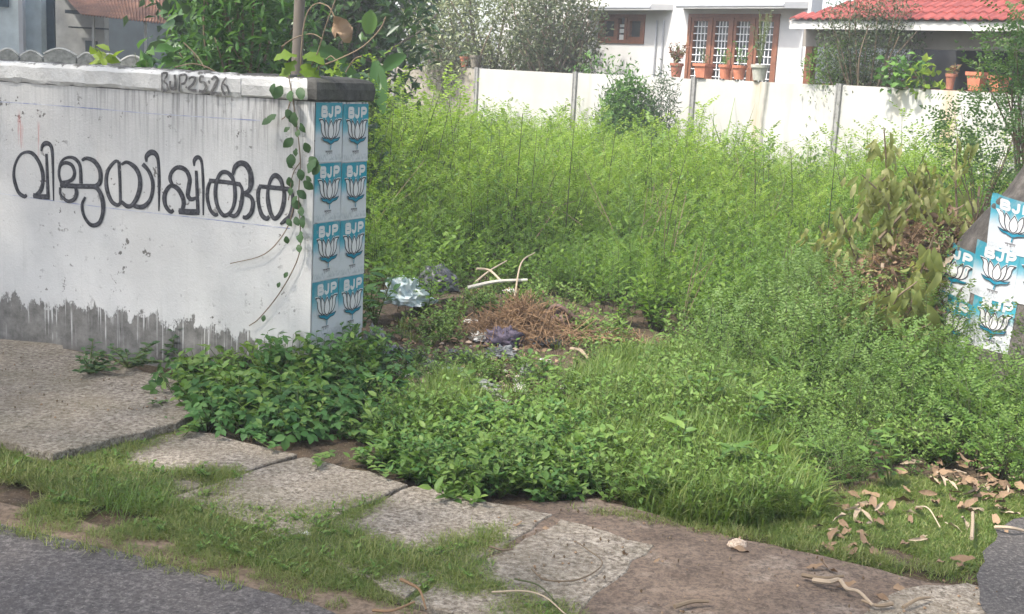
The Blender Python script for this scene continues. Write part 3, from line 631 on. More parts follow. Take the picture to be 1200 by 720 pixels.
pm = g0.mesh('post', MT['cement'])
for t in range(-4, 7):
    o = bpy.data.objects.new('post', pm); COL.objects.link(o); o.parent = bw; o.location = (t*SP, 0, .01*max(t, 0)); tag(o)
house = in_frame('house', 'white house with brown wooden windows and a red tiled porch roof', 'house')
HY = 2.0
def holes_wall(g, s0, s1, z0, z1, y0, y1, holes):
    S = sorted({s0, s1, *[h[0] for h in holes], *[h[1] for h in holes]})
    for a, b in zip(S[:-1], S[1:]):
        hs = sorted([(h[2], h[3]) for h in holes if h[0] < (a+b)/2 < h[1]]); z = z0
        for p, q in hs+[(z1, z1)]:
            if p > z+1e-4: box(g, a, b, y0, y1, z, p)
            z = q
sw0, zt = fl(703, 17, HY); sw1, _ = fl(757, 17.5, HY); _, zb = fl(730, 51, HY)
bw0, bzt = fl(808, 16.5, HY); bw1, _ = fl(915, 16.5, HY); bzb = .75
sL, _ = fl(585, 50, HY); sR, _ = fl(947, 50, HY)
g = Geo(); holes_wall(g, sL, sR, 0, 5.2, HY, HY+.25, [(sw0, sw1, zb, zt), (bw0, bw1, bzb, bzt)]); g.build('wall', MT['hwall'], house)
g = Geo(); box(g, sL, sL+.22, HY+.252, HY+6, 0, 5.2); g.build('side_wall', MT['hwall'], house)
def window(s0, s1, z0, z1, kinds, grille):
    fr_ = .055; g = Geo()
    box(g, s0, s1, HY-.02, HY+.10, z1-fr_, z1); box(g, s0, s1, HY-.02, HY+.10, z0, z0+fr_)
    box(g, s0, s0+fr_, HY-.018, HY+.098, z0+fr_, z1-fr_); box(g, s1-fr_, s1, HY-.018, HY+.098, z0+fr_, z1-fr_)
    n = len(kinds); ws = np.array(kinds, float); ws = ws/ws.sum()*(s1-s0-2*fr_); x = s0+fr_
    xs_ = [x]
    for q, w in enumerate(ws):
        x += w; xs_.append(x)
        if q < n-1: box(g, x-.025, x+.025, HY-.017, HY+.096, z0+fr_, z1-fr_)
    w_ = g.build('window', MT['wood'], house)
    for q in range(n):
        a, b = xs_[q]+(.025 if q else 0), xs_[q+1]-(.025 if q < n-1 else 0); m_ = .05
        g = Geo(); zz0, zz1 = z0+fr_, z1-fr_
        box(g, a, a+m_, HY, HY+.06, zz0, zz1); box(g, b-m_, b, HY, HY+.06, zz0, zz1); box(g, a+m_, b-m_, HY, HY+.06, zz1-m_, zz1); box(g, a+m_, b-m_, HY, HY+.06, zz0, zz0+m_)
        if kinds[q] > .6: g.build('shutter', MT['wood'], w_)
        g = Geo(); box(g, a+.002, b-.002, HY+.07, HY+.085, zz0, zz1); g.build('pane', MT['glass'], w_)
        if grille and kinds[q] > .6:
            g = Geo()
            for x_ in np.linspace(a+m_, b-m_, 5)[1:-1]: box(g, x_-.006, x_+.006, HY+.02, HY+.032, zz0+m_, zz1-m_)
            for z in np.arange(zz0+m_+.06, zz1-m_, .105): box(g, a+m_, b-m_, HY+.008, HY+.018, z-.006, z+.006)
            g.build('grille', MT['whitebar'], w_)
    return xs_
xs_ = window(sw0, sw1, zb, zt, (1, .55, 1), False)
w_ = [o for o in house.children if o.name.startswith('window')][0]
for z0, z1 in ((.12, .30), (.36, .50), (.56, .66)):
    g = Geo(); hh = zt-zb; box(g, xs_[1]+.04, xs_[2]-.04, HY+.02, HY+.03, zb+hh*z0, zb+hh*z1); g.build('paper', MT['paper2'], w_)
window(bw0, bw1, bzb, bzt, (1, 1, 1, 1), True)
# sunshades over the windows, and eaves above them
for pxa, pxb, py in ((672, 768, 12), (786, 926, 10)):
    a, _ = fl(pxa, py, HY-.34); b, _ = fl(pxb, py, HY-.34); z = fl((pxa+pxb)/2, py, HY-.34)[1]
    g = Geo(); V = [(a-.05, HY-.003, z+.02), (a+.1, HY-.34, z), (b-.1, HY-.34, z), (b+.05, HY-.003, z+.02)]
    n = 4; V2 = V+[(x, y, zz+.09) for x, y, zz in V]; g.add(V2, [(3, 2, 1, 0), (4, 5, 6, 7)]+[(i, (i+1) % n, n+(i+1) % n, n+i) for i in range(n)])
    ss = g.build('sunshade', MT['hwall'], house)
    g = Geo(); box(g, a+.1, b-.1, HY-.355, HY-.343, z+.03, z+.058); g.build('drip_groove', MT['hgrey'], ss)
for px_ in (770, 778):
    a, z1 = fl(px_, 24, HY-.03); _, z0 = fl(px_, 62, HY-.03)
    g = Geo(); tube(g, [(a, HY-.03, .3), (a, HY-.03, z1)], .012, 8); g.build('pipe', MT['hgrey'], house)
g = Geo(); a, z1 = fl(934, 30, HY-.03); tube(g, [(a-.02, HY-.04, z1), (a+.12, HY-.04, z1), (a+.14, HY-.04, z1-.02)], .014, 6); tube(g, [(a+.11, HY-.02, z1-.5), (a+.11, HY-.02, z1)], .006, 5); g.build('wall_bracket', MT['hgrey'], house)
# porch: posts, beam, tiled roof, shaded room
PYF = .9
pc0, pzt = fl(946, 38, PYF); pc1, _ = fl(954, 38, PYF); _, fz0 = fl(1100, 36, PYF-.35); _, fz1 = fl(1100, 26, PYF-.35); ps0 = fl(926, 28, PYF-.35)[0]; ps1 = pc0+7.5
g = Geo(); box(g, pc0, pc1, PYF, PYF+.11, 0, fz0+.02); g.build('porch_post', MT['wood'], house)
g = Geo(); box(g, pc0-.05, ps1, PYF-.01, PYF+.14, fz0-.20, fz0+.019); g.build('porch_beam', MT['beam'], house)
g = Geo(); box(g, ps0, ps1, PYF-.36, PYF-.32, fz0, fz1); g.build('fascia_board', MT['hwall'], house)
g = Geo(); box(g, ps0, ps1, PYF-.318, HY+4.3, fz0+.022, fz0+.06); g.build('porch_ceiling', MT['beam'], house)
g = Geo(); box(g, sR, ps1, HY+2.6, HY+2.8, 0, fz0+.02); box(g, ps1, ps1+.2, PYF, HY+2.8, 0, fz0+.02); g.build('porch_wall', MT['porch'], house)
g = Geo(); box(g, sR-.25, sR-.002, HY+.252, HY+2.6, 0, fz0+.02); g.build('porch_side_wall', MT['hwall'], house)
g = Geo(); box(g, sR-.2, ps1, HY-1.4, HY+2.6, 0, .45); g.build('porch_floor', MT['cement'], house)
g = Geo(); pr0, _ = fl(962, 95, PYF+.1); zr = 1.63
for q in range(4): box(g, pr0+.02, pr0+1.15, PYF+.35+q*.09, PYF+.42+q*.09, zr+.06*q, zr+.03+.06*q)
g.build('porch_bench', MT['wood'], house)
g = Geo(); box(g, pr0-.05, pr0+3.1, PYF+.06, PYF+.16, zr-.06, zr); g.build('porch_rail', MT['wood'], house)
k = M('red_roof_tile', .65, .35); n1 = k.noise(7, 5); f = k.math('ADD', k.math('MULTIPLY', k.attr(), .5), k.math('MULTIPLY', n1, .5), True); k.col(k.ramp(f, [(.2, (.13, .026, .023)), (.8, (.26, .056, .045))])); MT['tile'] = k.m
g = Geo(); rng = np.random.default_rng(2); tw, cl = .13, .2; sl_ = math.radians(24)
for r in range(13):
    for c_ in range(int((ps1-ps0)/tw)):
        a = ps0+.02+c_*tw
        y0 = PYF-.40+r*cl*math.cos(sl_); z0 = fz1+.012+r*cl*math.sin(sl_); dy, dz = (cl+.035)*math.cos(sl_), (cl+.035)*math.sin(sl_)
        if a < ps0+r*cl*.75: continue
        pr = [(0, 0), (.3, .018), (.55, .02), (.8, .004), (1.0, 0)]; up = .022
        V = [(a+u*tw*.985, y0, z0+h+up) for u, h in pr]+[(a+u*tw*.985, y0+dy, z0+dz+h) for u, h in pr]+[(a+u*tw*.985, y0, z0+h+up-.017) for u, h in pr]
        g.add(V, [(i, i+1, 6+i, 5+i) for i in range(4)]+[(10+i, 11+i, i+1, i) for i in range(4)], rng.uniform(0, 1, 8))
rt = g.build('roof_tiles', MT['tile'], house); tag(rt, kind='stuff')
g = Geo(); V = [(ps0-.02, PYF-.36, fz1+.005), (ps1, PYF-.36, fz1+.005), (ps1, HY+3, fz1+1.55), (ps0+2.4, HY+3, fz1+1.55)]; g.add(V+[(x, y, z-.02) for x, y, z in V], [(0, 1, 2, 3), (7, 6, 5, 4)]+[(i, (i+1) % 4, 4+(i+1) % 4, 4+i) for i in range(4)]); g.build('roof_deck', MT['beam'], house)
g = Geo(); V = [(sL-.6, HY-.3, 5.2), (sR+.3, HY-.3, 5.2), (sR+.3, HY+6, 7.6), (sL-.6, HY+6, 7.6)]; g.add(V+[(x, y, z+.12) for x, y, z in V], [(3, 2, 1, 0), (4, 5, 6, 7)]+[(i, (i+1) % 4, 4+(i+1) % 4, 4+i) for i in range(4)]); g.build('main_roof', MT['tile'], house)

# ------------------------------------------------------------------ flower pots on the wall
def pot(px, py_base, w_px, h_px, mat, label, square=False, plantmat=None, spray=0, seed=0, y=.035, spread=.2, ll=.07, up=1.2):
    s, z = fl(px, py_base, y); z = 1.60+.01*max(0, math.floor(s/SP)) if z < 1.75 else z
    dist = np.linalg.norm(fw(s, y, z)-CAM); u = dist/FPX; w, h = w_px*u/2, h_px*u
    r = thing('flower_pot', fw(s, y, z), label, 'flower pot', 'flower pots along the boundary wall', math.atan2(FD[1], FD[0]))
    g = Geo(); sg = 4 if square else 18; f = 1.3 if square else 1.
    lathe(g, [(0, .002), (w*.68*f, .002), (w*.93*f, h*.82), (w*.93*f, h*.83), (w*.80*f, h*.83), (w*.78*f, h*.9), (0, h*.88)], sg)
    if square: 
        g2 = Geo(); g2.V = [np.vstack(g.V)@np.array([[math.cos(.785), math.sin(.785), 0], [-math.sin(.785), math.cos(.785), 0], [0, 0, 1]])]; g2.F = g.F; g2.n = g.n; g = g2
    g.build('pot', mat, r)
    g = Geo(); lathe(g, [(w*.94*f, h*.80), (w*1.06*f, h*.80), (w*1.08*f, h), (w*.9*f, h), (w*.88*f, h*.86)], sg)
    if square:
        g2 = Geo(); g2.V = [np.vstack(g.V)@np.array([[math.cos(.785), math.sin(.785), 0], [-math.sin(.785), math.cos(.785), 0], [0, 0, 1]])]; g2.F = g.F; g2.n = g.n; g = g2
    g.build('rim', mat, r)
    if plantmat:
        rng = np.random.default_rng(seed); g = Geo(); gs = Geo()
        for q in range(spray):
            d = unit(np.array([rng.normal()*.5, rng.normal()*.5, up])); L = rng.uniform(.6, 1.3)*spread; e = np.array([0, 0, h*.9])+d*L
            tube(gs, [(0, 0, h*.85), np.array([0, 0, h*.9])+d*L*.5+[0, 0, .02], e], .004, 3)
            k_ = 6; P = np.array([0, 0, h*.9])+d*(L*np.linspace(.3, 1, k_))[:, None]; leaves(g, P, rdir(rng, k_, .3), rdir(rng, k_, 1), ll*rng.uniform(.7, 1.2, k_), ll*.4, rng.uniform(0, 1, k_), 1)
        pl = gs.build('stem', MT['stem'], r); g.build('leaf_spray', plantmat, pl)
MT['redleaf'] = leafmat('reddish_leaf', (.12, .05, .035), (.2, .09, .06), (.16, .17, .06), .3)
pot(792, 91, 15, 16, MT['terra2'], 'terracotta pot with a reddish bushy plant, left of the big window', False, MT['redleaf'], 22, 1, spread=.24)
pot(824, 93, 19, 16, MT['terra'], 'square orange terracotta pot under the left pane of the big window', True, MT['feather'], 4, 2, spread=.2, ll=.04)
pot(849, 94, 15, 16, MT['terra'], 'round terracotta pot under the second pane of the big window', False, MT['bushm'], 6, 3, spread=.2, ll=.05)
pot(865.5, 94, 16, 16, MT['terra'], 'round terracotta pot touching the pale grey pot, with green shoots', False, MT['bushm'], 8, 4, spread=.26, ll=.05)
pot(889, 95, 19, 18, MT['greypot'], 'pale grey pot with a tall bare plant beside the terracotta pots', False, MT['feather'], 14, 5, spread=.55, ll=.05, up=2.5)
pot(1113, 101, 11, 17, MT['terra2'], 'narrow brown pot under the lobed climbing plant on the wall', False, MT['redleaf'], 4, 6, spread=.12)
pot(1144, 102, 19, 20, MT['terra'], 'square orange pot with a thin seedling against the dark porch', True, MT['bushm'], 3, 7, spread=.2, ll=.06)
pot(1170, 103, 19, 17, MT['terra'], 'square orange pot half covered by pinnate branches', True, None)
pot(508, 80.5, 18, 14, MT['oldpot'], 'broad mossy grey pot at the left end under the pale tree', False, MT['pale'], 6, 8, spread=.2)
pot(530, 81, 13, 14, MT['greypot'], 'grey-brown pot between the mossy pot and the red one', False, MT['pale'], 5, 9, spread=.2)
pot(544, 81.5, 11, 12, MT['terra'], 'small red pot under the pale tree', False, None)
pot(556, 82, 12, 14, MT['oldpot'], 'dark mossy pot to the right of the small red pot', False, MT['pale'], 5, 10, spread=.2)

# ------------------------------------------------------------------ left background: old house with a rusty porch roof, scalloped fence
k = M('rusty_tin', .85, .3); n1 = k.noise(5, 6, .7); n2 = k.noise(1, 4, .6, k.vec((9, 1.5, 1))); c = k.ramp(n1, [(.3, (.09, .04, .024)), (.55, (.19, .088, .05)), (.75, (.33, .21, .14))]); k.col(k.mix(k.ramp(n2, [(.45, 0), (.75, .6)]), c, (.085, .045, .035))); k.bump(n1, .3, .005); MT['tin'] = k.m
MT['bluewall'] = plain('pale_blue_limewash', (.42, .48, .50), .9, .2, 5, .15, .2)
MT['greywall'] = plain('old_grey_limewash', (.33, .33, .32), .9, .2, 6, .2, .2)
MT['bluedoor'] = plain('dark_blue_door_paint', (.03, .06, .085), .7, .3, 12, .3, .1)
MT['dim'] = plain('dim_room_wall', (.06, .075, .085), .9, .2, 5, .2, .1)  # dark base colour paints in the gloom of the opening under the porch roof
lh = thing('old_house', Y(60, 60, 18), 'old pale blue house with a rusty corrugated porch roof', 'house'); L0 = np.array(lh.location)
def lq(px, py, d): return Y(px, py, d)-L0
def lbox(name, px0, px1, py0, py1, d, th, mat, parent=lh, zlow=None):
    a = lq(px0, (py0+py1)/2, d); b = lq(px1, (py0+py1)/2, d); zt_ = lq((px0+px1)/2, py0, d)[2]; zb_ = lq((px0+px1)/2, py1, d)[2] if zlow is None else zlow-L0[2]
    g = Geo(); box(g, a[0], b[0], a[1], a[1]+th, zb_, zt_); return g.build(name, mat, parent)
lbox('wall', -60, 22, -40, 75, 17.6, .2, MT['bluewall'], zlow=0)
lbox('wall', 26, 48, -40, 75, 17.8, .2, MT['bluewall'], zlow=0)
lbox('corner_post', 21.5, 26.5, -40, 75, 17.5, .1, MT['hgrey'], zlow=0)
lbox('door', 48.5, 63.5, -8, 75, 18.0, .06, MT['bluedoor'], zlow=0)
lbox('wall', 64, 122, -40, 75, 18.4, .2, MT['greywall'], zlow=0)
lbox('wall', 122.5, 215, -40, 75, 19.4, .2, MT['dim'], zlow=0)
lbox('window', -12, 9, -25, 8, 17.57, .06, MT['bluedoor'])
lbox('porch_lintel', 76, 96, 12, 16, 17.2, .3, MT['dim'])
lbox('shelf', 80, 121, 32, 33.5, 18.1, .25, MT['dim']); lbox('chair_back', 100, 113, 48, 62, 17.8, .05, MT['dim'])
for px_, y0 in ((109, 16), (170, 24)): lbox('porch_post', px_-1.3, px_+1.3, y0, 75, 16.3, .04, MT['greywall'], zlow=0)
g = Geo(); a, b = lq(95, 16.5, 16), lq(196, 28, 16); c_, d_ = lq(66, -14, 18.6), lq(205, -14, 18.6); n = 90; V = []
for q in range(n+1):
    t = q/n; h = .012*math.sin(q*math.pi/1.5)
    V += [a*(1-t)+b*t+[0, 0, h], c_*(1-t)+d_*t+[0, 0, h]]
g.add(V, [(2*q, 2*q+2, 2*q+3, 2*q+1) for q in range(n)]); V2 = np.array(V)-[0, 0, .008]; g.add(V2, [(2*q+1, 2*q+3, 2*q+2, 2*q) for q in range(n)]); g.build('porch_roof', MT['tin'], lh)
sf = thing('scalloped_fence', Y(60, 70, 14.5)*[1, 1, 0], 'mossy grey precast fence with scalloped panels before the old house', 'fence'); S0 = np.array(sf.location)
MT['scal'] = plain('mossy_precast', (.2, .205, .185), .95, .15, 18, .45, .4)
MT['scale'] = plain('pale_precast_edge', (.36, .36, .33), .95, .15, 18, .3, .4)
for px0, px1, pyt in ((-60, -33, 56), (-32, -5, 57), (-4, 21.5, 57.5), (23.5, 49.5, 60), (51, 89, 57.5), (90.5, 113, 62.5), (114, 140, 64), (141, 170, 66)):
    a, b = Y(px0, pyt+8, 14.5)-S0, Y(px1, pyt+8, 14.5)-S0; zt_, ze = (Y((px0+px1)/2, pyt, 14.5)-S0)[2], (Y((px0+px1)/2, pyt+7, 14.5)-S0)[2]
    def arc(d): return [(a[0]+(b[0]-a[0])*t, ze-d+(zt_-ze)*math.sin(math.pi*t)) for t in np.linspace(0, 1, 11)]
    g = Geo(); P = [(a[0], 0)]+arc(.02)+[(b[0], 0)]; n = len(P); V = [(x, a[1], z) for x, z in P]+[(x, a[1]+.05, z) for x, z in P]
    g.add(V, [tuple(range(n))[::-1], tuple(range(n, 2*n))]+[(i, (i+1) % n, n+(i+1) % n, n+i) for i in range(n)]); p_ = g.build('panel', MT['scal'], sf)
    g = Geo(); q_ = arc(0); tube(g, [(x, a[1]+.02, z) for x, z in q_], .018, 5); g.build('edge_band', MT['scale'], p_)

# ------------------------------------------------------------------ plants: builders
HID = bpy.data.collections.new('plant_sources')
def scatter(name, protos, P, rz, sc, idx, tilt=None, kind='stuff'):
    """one object of countless small plants: points carry rotation, size and kind; geometry nodes set a plant on each"""
    col = bpy.data.collections.new(name+'_sources')
    for p in protos: col.objects.link(p)
    me = bpy.data.meshes.new(name); n = len(P); me.vertices.add(n); me.vertices.foreach_set('co', np.asarray(P, np.float32).ravel())
    r = np.zeros((n, 3), np.float32); r[:, 2] = rz
    if tilt is not None: r[:, 0] = tilt[:, 0]; r[:, 1] = tilt[:, 1]
    a = me.attributes.new('rot', 'FLOAT_VECTOR', 'POINT'); a.data.foreach_set('vector', r.ravel())
    a = me.attributes.new('scl', 'FLOAT', 'POINT'); a.data.foreach_set('value', np.asarray(sc, np.float32))
    a = me.attributes.new('pick', 'INT', 'POINT'); a.data.foreach_set('value', np.asarray(idx, np.int32))
    o = bpy.data.objects.new(name, me); COL.objects.link(o)
    ng = bpy.data.node_groups.new(name, 'GeometryNodeTree'); ng.interface.new_socket('Geometry', in_out='INPUT', socket_type='NodeSocketGeometry'); ng.interface.new_socket('Geometry', in_out='OUTPUT', socket_type='NodeSocketGeometry')
    N = ng.nodes; gi, go = N.new('NodeGroupInput'), N.new('NodeGroupOutput'); ip = N.new('GeometryNodeInstanceOnPoints'); ci = N.new('GeometryNodeCollectionInfo')
    ci.inputs['Collection'].default_value = col; ci.inputs['Separate Children'].default_value = True; ci.inputs['Reset Children'].default_value = True
    def at(nm, t): q = N.new('GeometryNodeInputNamedAttribute'); q.data_type = t; q.inputs[0].default_value = nm; return [s_ for s_ in q.outputs if s_.enabled and s_.name == 'Attribute'][0]
    lk = ng.links.new; lk(gi.outputs[0], ip.inputs['Points']); lk(ci.outputs[0], ip.inputs['Instance']); ip.inputs['Pick Instance'].default_value = True
    lk(at('pick', 'INT'), ip.inputs['Instance Index']); lk(at('rot', 'FLOAT_VECTOR'), ip.inputs['Rotation']); lk(at('scl', 'FLOAT'), ip.inputs['Scale']); lk(ip.outputs[0], go.inputs[0])
    md = o.modifiers.new('plants', 'NODES'); md.node_group = ng; tag(o, kind=kind); return o

def src(name, g, mats): return g.build(name, mats, link=False)
def field_weed(seed, h=.95, nb=16, ll=.031, mat='field'):
    rng = np.random.default_rng(seed); g = Geo()
    lean = rng.normal(size=2)*.10
    st = lambda t: np.array([lean[0]*t*t*h, lean[1]*t*t*h, t*h]); tube(g, [st(0), st(.5), st(.97)], [.006, .004, .0015], 3, .4, 1)
    ph = rng.uniform(0, 6)
    for b in range(nb):
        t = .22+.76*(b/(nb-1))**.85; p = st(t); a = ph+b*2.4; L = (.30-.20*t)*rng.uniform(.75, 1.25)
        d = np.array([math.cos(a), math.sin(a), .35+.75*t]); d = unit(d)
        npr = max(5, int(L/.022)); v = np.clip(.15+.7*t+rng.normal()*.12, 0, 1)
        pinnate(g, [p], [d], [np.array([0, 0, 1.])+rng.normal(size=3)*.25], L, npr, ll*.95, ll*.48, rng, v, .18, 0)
    return src('field_weed_source', g, [MT[mat], MT['darkstem']])
def trifoliate(seed, n=11, r=.17, h=.14, L=.062, mat='broad', lod=1, wid=.72):
    rng = np.random.default_rng(seed); g = Geo()
    for q in range(n):
        a = rng.uniform(0, 6.28); rr = r*math.sqrt(rng.uniform(.02, 1)); z = h*rng.uniform(.35, 1)*(1-.4*(rr/r)**2)
        p = np.array([rr*math.cos(a), rr*math.sin(a), z]); tube(g, [(p[0]*.3, p[1]*.3, 0), (p[0]*.8, p[1]*.8, z*.75), p], .0018, 3, .4, 1)
        nrm = unit(np.array([p[0], p[1], .0])*2.2+rng.normal(size=3)*.3+[0, 0, 1]); d0 = unit(np.cross(nrm, [math.sin(a), -math.cos(a), 0])+rng.normal(size=3)*.25)
        s = np.cross(d0, nrm); v = rng.uniform(0, 1); sz = L*rng.uniform(.7, 1.25)
        leaves(g, [p]*3, [d0, d0*.25+s, d0*.25-s], [nrm]*3, [sz*1.05, sz*.9, sz*.9], np.array([sz, sz*.9, sz*.9])*wid, v, lod, .1, .18)
    return src('ground_leaf_source', g, [MT[mat], MT['stem']])
def ovate(seed, ns=6, h=.16, L=.035, mat='low', lod=1, wid=.5, spread=.5, per=9):
    rng = np.random.default_rng(seed); g = Geo()
    for q in range(ns):
        d = unit(np.array([*rng.normal(size=2)*spread, 1])); H = h*rng.uniform(.5, 1.1); tube(g, [(0, 0, 0), d*H*.5, d*H], [.003, .002, .001], 3, .4, 1)
        t = np.linspace(.2, 1, per); P = d*(t*H)[:, None]; a = rng.uniform(0, 6)+np.arange(per)*2.4
        D = np.stack([np.cos(a), np.sin(a), .15+.6*t], 1); leaves(g, P, D+rng.normal(size=(per, 3))*.15, np.array([0, 0, 1.])+rng.normal(size=(per, 3))*.3, L*rng.uniform(.7, 1.2, per), L*wid, np.clip(.2+.6*t+rng.normal(size=per)*.15, 0, 1), lod, .12, .2)
    return src('low_weed_source', g, [MT[mat], MT['stem']])
def grass(seed, n=36, h=.07, w=.0035, r=.05, mat='lawn', arch=.5):
    rng = np.random.default_rng(seed); g = Geo()
    a = rng.uniform(0, 6.28, n); rr = r*np.sqrt(rng.uniform(0, 1, n)); B_ = np.stack([rr*np.cos(a), rr*np.sin(a), np.zeros(n)], 1)
    b = rng.uniform(0, 6.28, n); sp = rng.uniform(.15, 1, n)*arch*1.6; D = unit(np.stack([np.cos(b)*sp, np.sin(b)*sp, np.ones(n)], 1)); H = h*rng.uniform(.45, 1.15, n)
    S = np.stack([-np.sin(b), np.cos(b), np.zeros(n)], 1)*w*rng.uniform(.7, 1.3, n)[:, None]*.5; out = np.stack([np.cos(b), np.sin(b), np.zeros(n)], 1)
    M_ = B_+D*(H*.55)[:, None]; T = B_+D*H[:, None]+out*(H*sp*.45)[:, None]-np.array([0, 0, 1])*(H*sp*.28)[:, None]
    V = np.stack([B_-S, B_+S, M_+S*.8, M_-S*.8, T], 1).reshape(-1, 3); k_ = np.arange(n)[:, None]*5; v = rng.uniform(0, 1, n)
    g.add(V, k_+[0, 1, 2, 3], v); g.F.append((k_+[3, 2, 4], v, 0)); return src('grass_tuft_source', g, [MT[mat]])

def zpts(xy, dz=0.): return np.c_[xy, height(xy[:, 0], xy[:, 1])-.012+dz]
def gp(*px): return [G(x, y, 0) for x, y in px]
RNG = np.random.default_rng(77)
def rot(n): return RNG.uniform(0, 6.28, n)

# ------------------------------------------------------------------ the weed field
fl_ = lambda s, y: (W13+FD3*s+AW3*y)
pil = np.array([*(P0+B*PW)])
edge = [G(x, y)[:2] for x, y in ((442, 372), (500, 350), (560, 340), (620, 345), (680, 368), (730, 395), (800, 408), (880, 405), (935, 375), (990, 360), (1060, 385))]
field = edge+[G(1150, 330)[:2], np.array([5.4, 8.2]), fl_(4.6*SP, -.05)[:2], fl_(-1.3*SP, -.05)[:2], np.array([-2.4, 12]), P0+B*1.6+np.array([-.3, .2])]
n = 5600; xy = fillpoly(field, n, RNG)
ed = np.min([np.linalg.norm(xy-(a+(b-a)*t), axis=1) for a, b in zip(edge[:-1], edge[1:]) for t in (0, .25, .5, .75)], 0)
dw = np.abs((xy-W1)@AW)
left = np.clip((1.2-xy[:, 0])/1.6, 0, 1)*np.clip((13.5-xy[:, 1])/3, 0, 1)
sc = (.30+.62*np.clip(ed/2.6, 0, 1)**.8+.30*left*np.clip(ed/1.5, 0, 1))*RNG.uniform(.75, 1.12, n)*(.88+.3*fbm(xy[:, 0]*1.1, xy[:, 1]*1.1, 31))
far_ = np.clip((xy[:, 1]-11)/5, 0, 1); sc *= 1-.12*far_
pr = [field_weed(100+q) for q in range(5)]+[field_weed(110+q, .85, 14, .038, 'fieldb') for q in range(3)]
pale_pick = fbm(xy[:, 0]*.8, xy[:, 1]*.8, 12)+np.clip(ed/2.5, 0, 1)*.5-.25  # lighter weeds inside the field, darker larger-leaved ones near its edge
idx = np.where(pale_pick+RNG.normal(size=n)*.12 > .33, RNG.integers(0, 5, n), RNG.integers(5, 8, n))
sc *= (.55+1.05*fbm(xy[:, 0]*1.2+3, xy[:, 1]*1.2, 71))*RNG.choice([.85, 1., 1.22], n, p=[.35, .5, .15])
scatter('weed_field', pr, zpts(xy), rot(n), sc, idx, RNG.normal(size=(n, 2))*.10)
n = 300; xy2 = fillpoly(field, n, RNG); d2 = np.min([np.linalg.norm(xy2-(a+(b-a)*t), axis=1) for a, b in zip(edge[:-1], edge[1:]) for t in (0, .5)], 0); m2 = (d2 > .9)&(fbm(xy2[:, 0]*1.3, xy2[:, 1]*1.3, 72) > .42); xy2 = xy2[m2]; n = len(xy2)
pr2_ = [ovate(140+q, 5, .95, .055, ('bushm', 'field')[q % 2], 0, .42, .2, 24) for q in range(3)]+[field_weed(144, 1.1, 12, .05, 'low')]
scatter('taller_weeds', pr2_, zpts(xy2), rot(n), RNG.uniform(.75, 1.15, n), RNG.integers(0, 4, n), RNG.normal(size=(n, 2))*.12)
n = 70; xy2 = fillpoly(field, n, RNG); pd = []
for q in range(3):
    g = Geo(); r_ = np.random.default_rng(150+q)
    for w_ in range(3):
        e_ = np.array([*r_.normal(size=2)*.22, r_.uniform(.6, 1.0)]); tube(g, [(0, 0, 0), e_*.5+[.02, 0, .03], e_], [.005, .004, .002], 3, r_.uniform(0, 1)); tube(g, [e_*.6, e_*.8+r_.normal(size=3)*.06], [.003, .001], 3, .6)
    pd.append(src('dead_stem_source', g, [MT['twig']]))
scatter('dead_stems', pd, zpts(xy2), rot(n), RNG.uniform(.7, 1.05, n), RNG.integers(0, 3, n), RNG.normal(size=(n, 2))*.2)
# undergrowth closing the field's foot
n = 1500; xy = fillpoly(edge+[p for p in field[len(edge):]], n, RNG); near = xy[:, 1] < 12.5; xy = xy[near]; n = len(xy)
pr = [ovate(130+q, 8, .42, .06, 'fieldb', 0, .5, .45, 11) for q in range(3)]
scatter('field_undergrowth', pr, zpts(xy), rot(n), RNG.uniform(.6, 1.1, n), RNG.integers(0, 3, n))
# tall dark stalks standing out of the field, each a plant
for q, (px, pt, d, hh) in enumerate([(473,150,11.5,1.25),(505,190,10.5,1.2),(553,140,13,1.2),(585,180,11.5,1.15),(627,160,13,1.05),(684,165,13.5,1.0),(712,200,11,1.1),(757,185,11.5,1.05),(803,190,12,1.0),(845,170,13.5,1.0),(890,215,10.5,1.0),(935,205,11,1.0),(975,225,10,1.0),(665,230,9.8,1.15),(780,250,9.4,1.0),(605,215,10,1.2),(455,190,9.8,1.2),(530,165,12,1.2),(742,158,14.2,1.0),(868,185,12.4,1.0)]):
    rng = np.random.default_rng(200+q); b = Y(px, pt, d); b[2] = hz(b[0], b[1]); r = thing('tall_weed', b, 'thin dark upright weed stalk with sparse small leaves standing out of the field', 'weed', 'tall stalks in the weed field')
    l = rng.normal(size=2)*.07; H = hh*1.04; P = [(l[0]*t*t, l[1]*t*t, H*t) for t in np.linspace(0, 1, 6)]
    g = Geo(); tube(g, P, np.linspace(.008, .002, 6), 4, .3); st = g.build('stem', MT['darkstem'], r)
    g = Geo(); t = np.linspace(.45, 1, 9)
    for t_ in t:
        a = rng.uniform(0, 6.28); p = np.array([l[0]*t_**2, l[1]*t_**2, H*t_]); pinnate(g, [p], [[math.cos(a), math.sin(a), .8]], [[0, 0, 1.]], .12, 5, .03, .014, rng, .7, .1, 0)
    g.build('foliage', MT['field'], r)

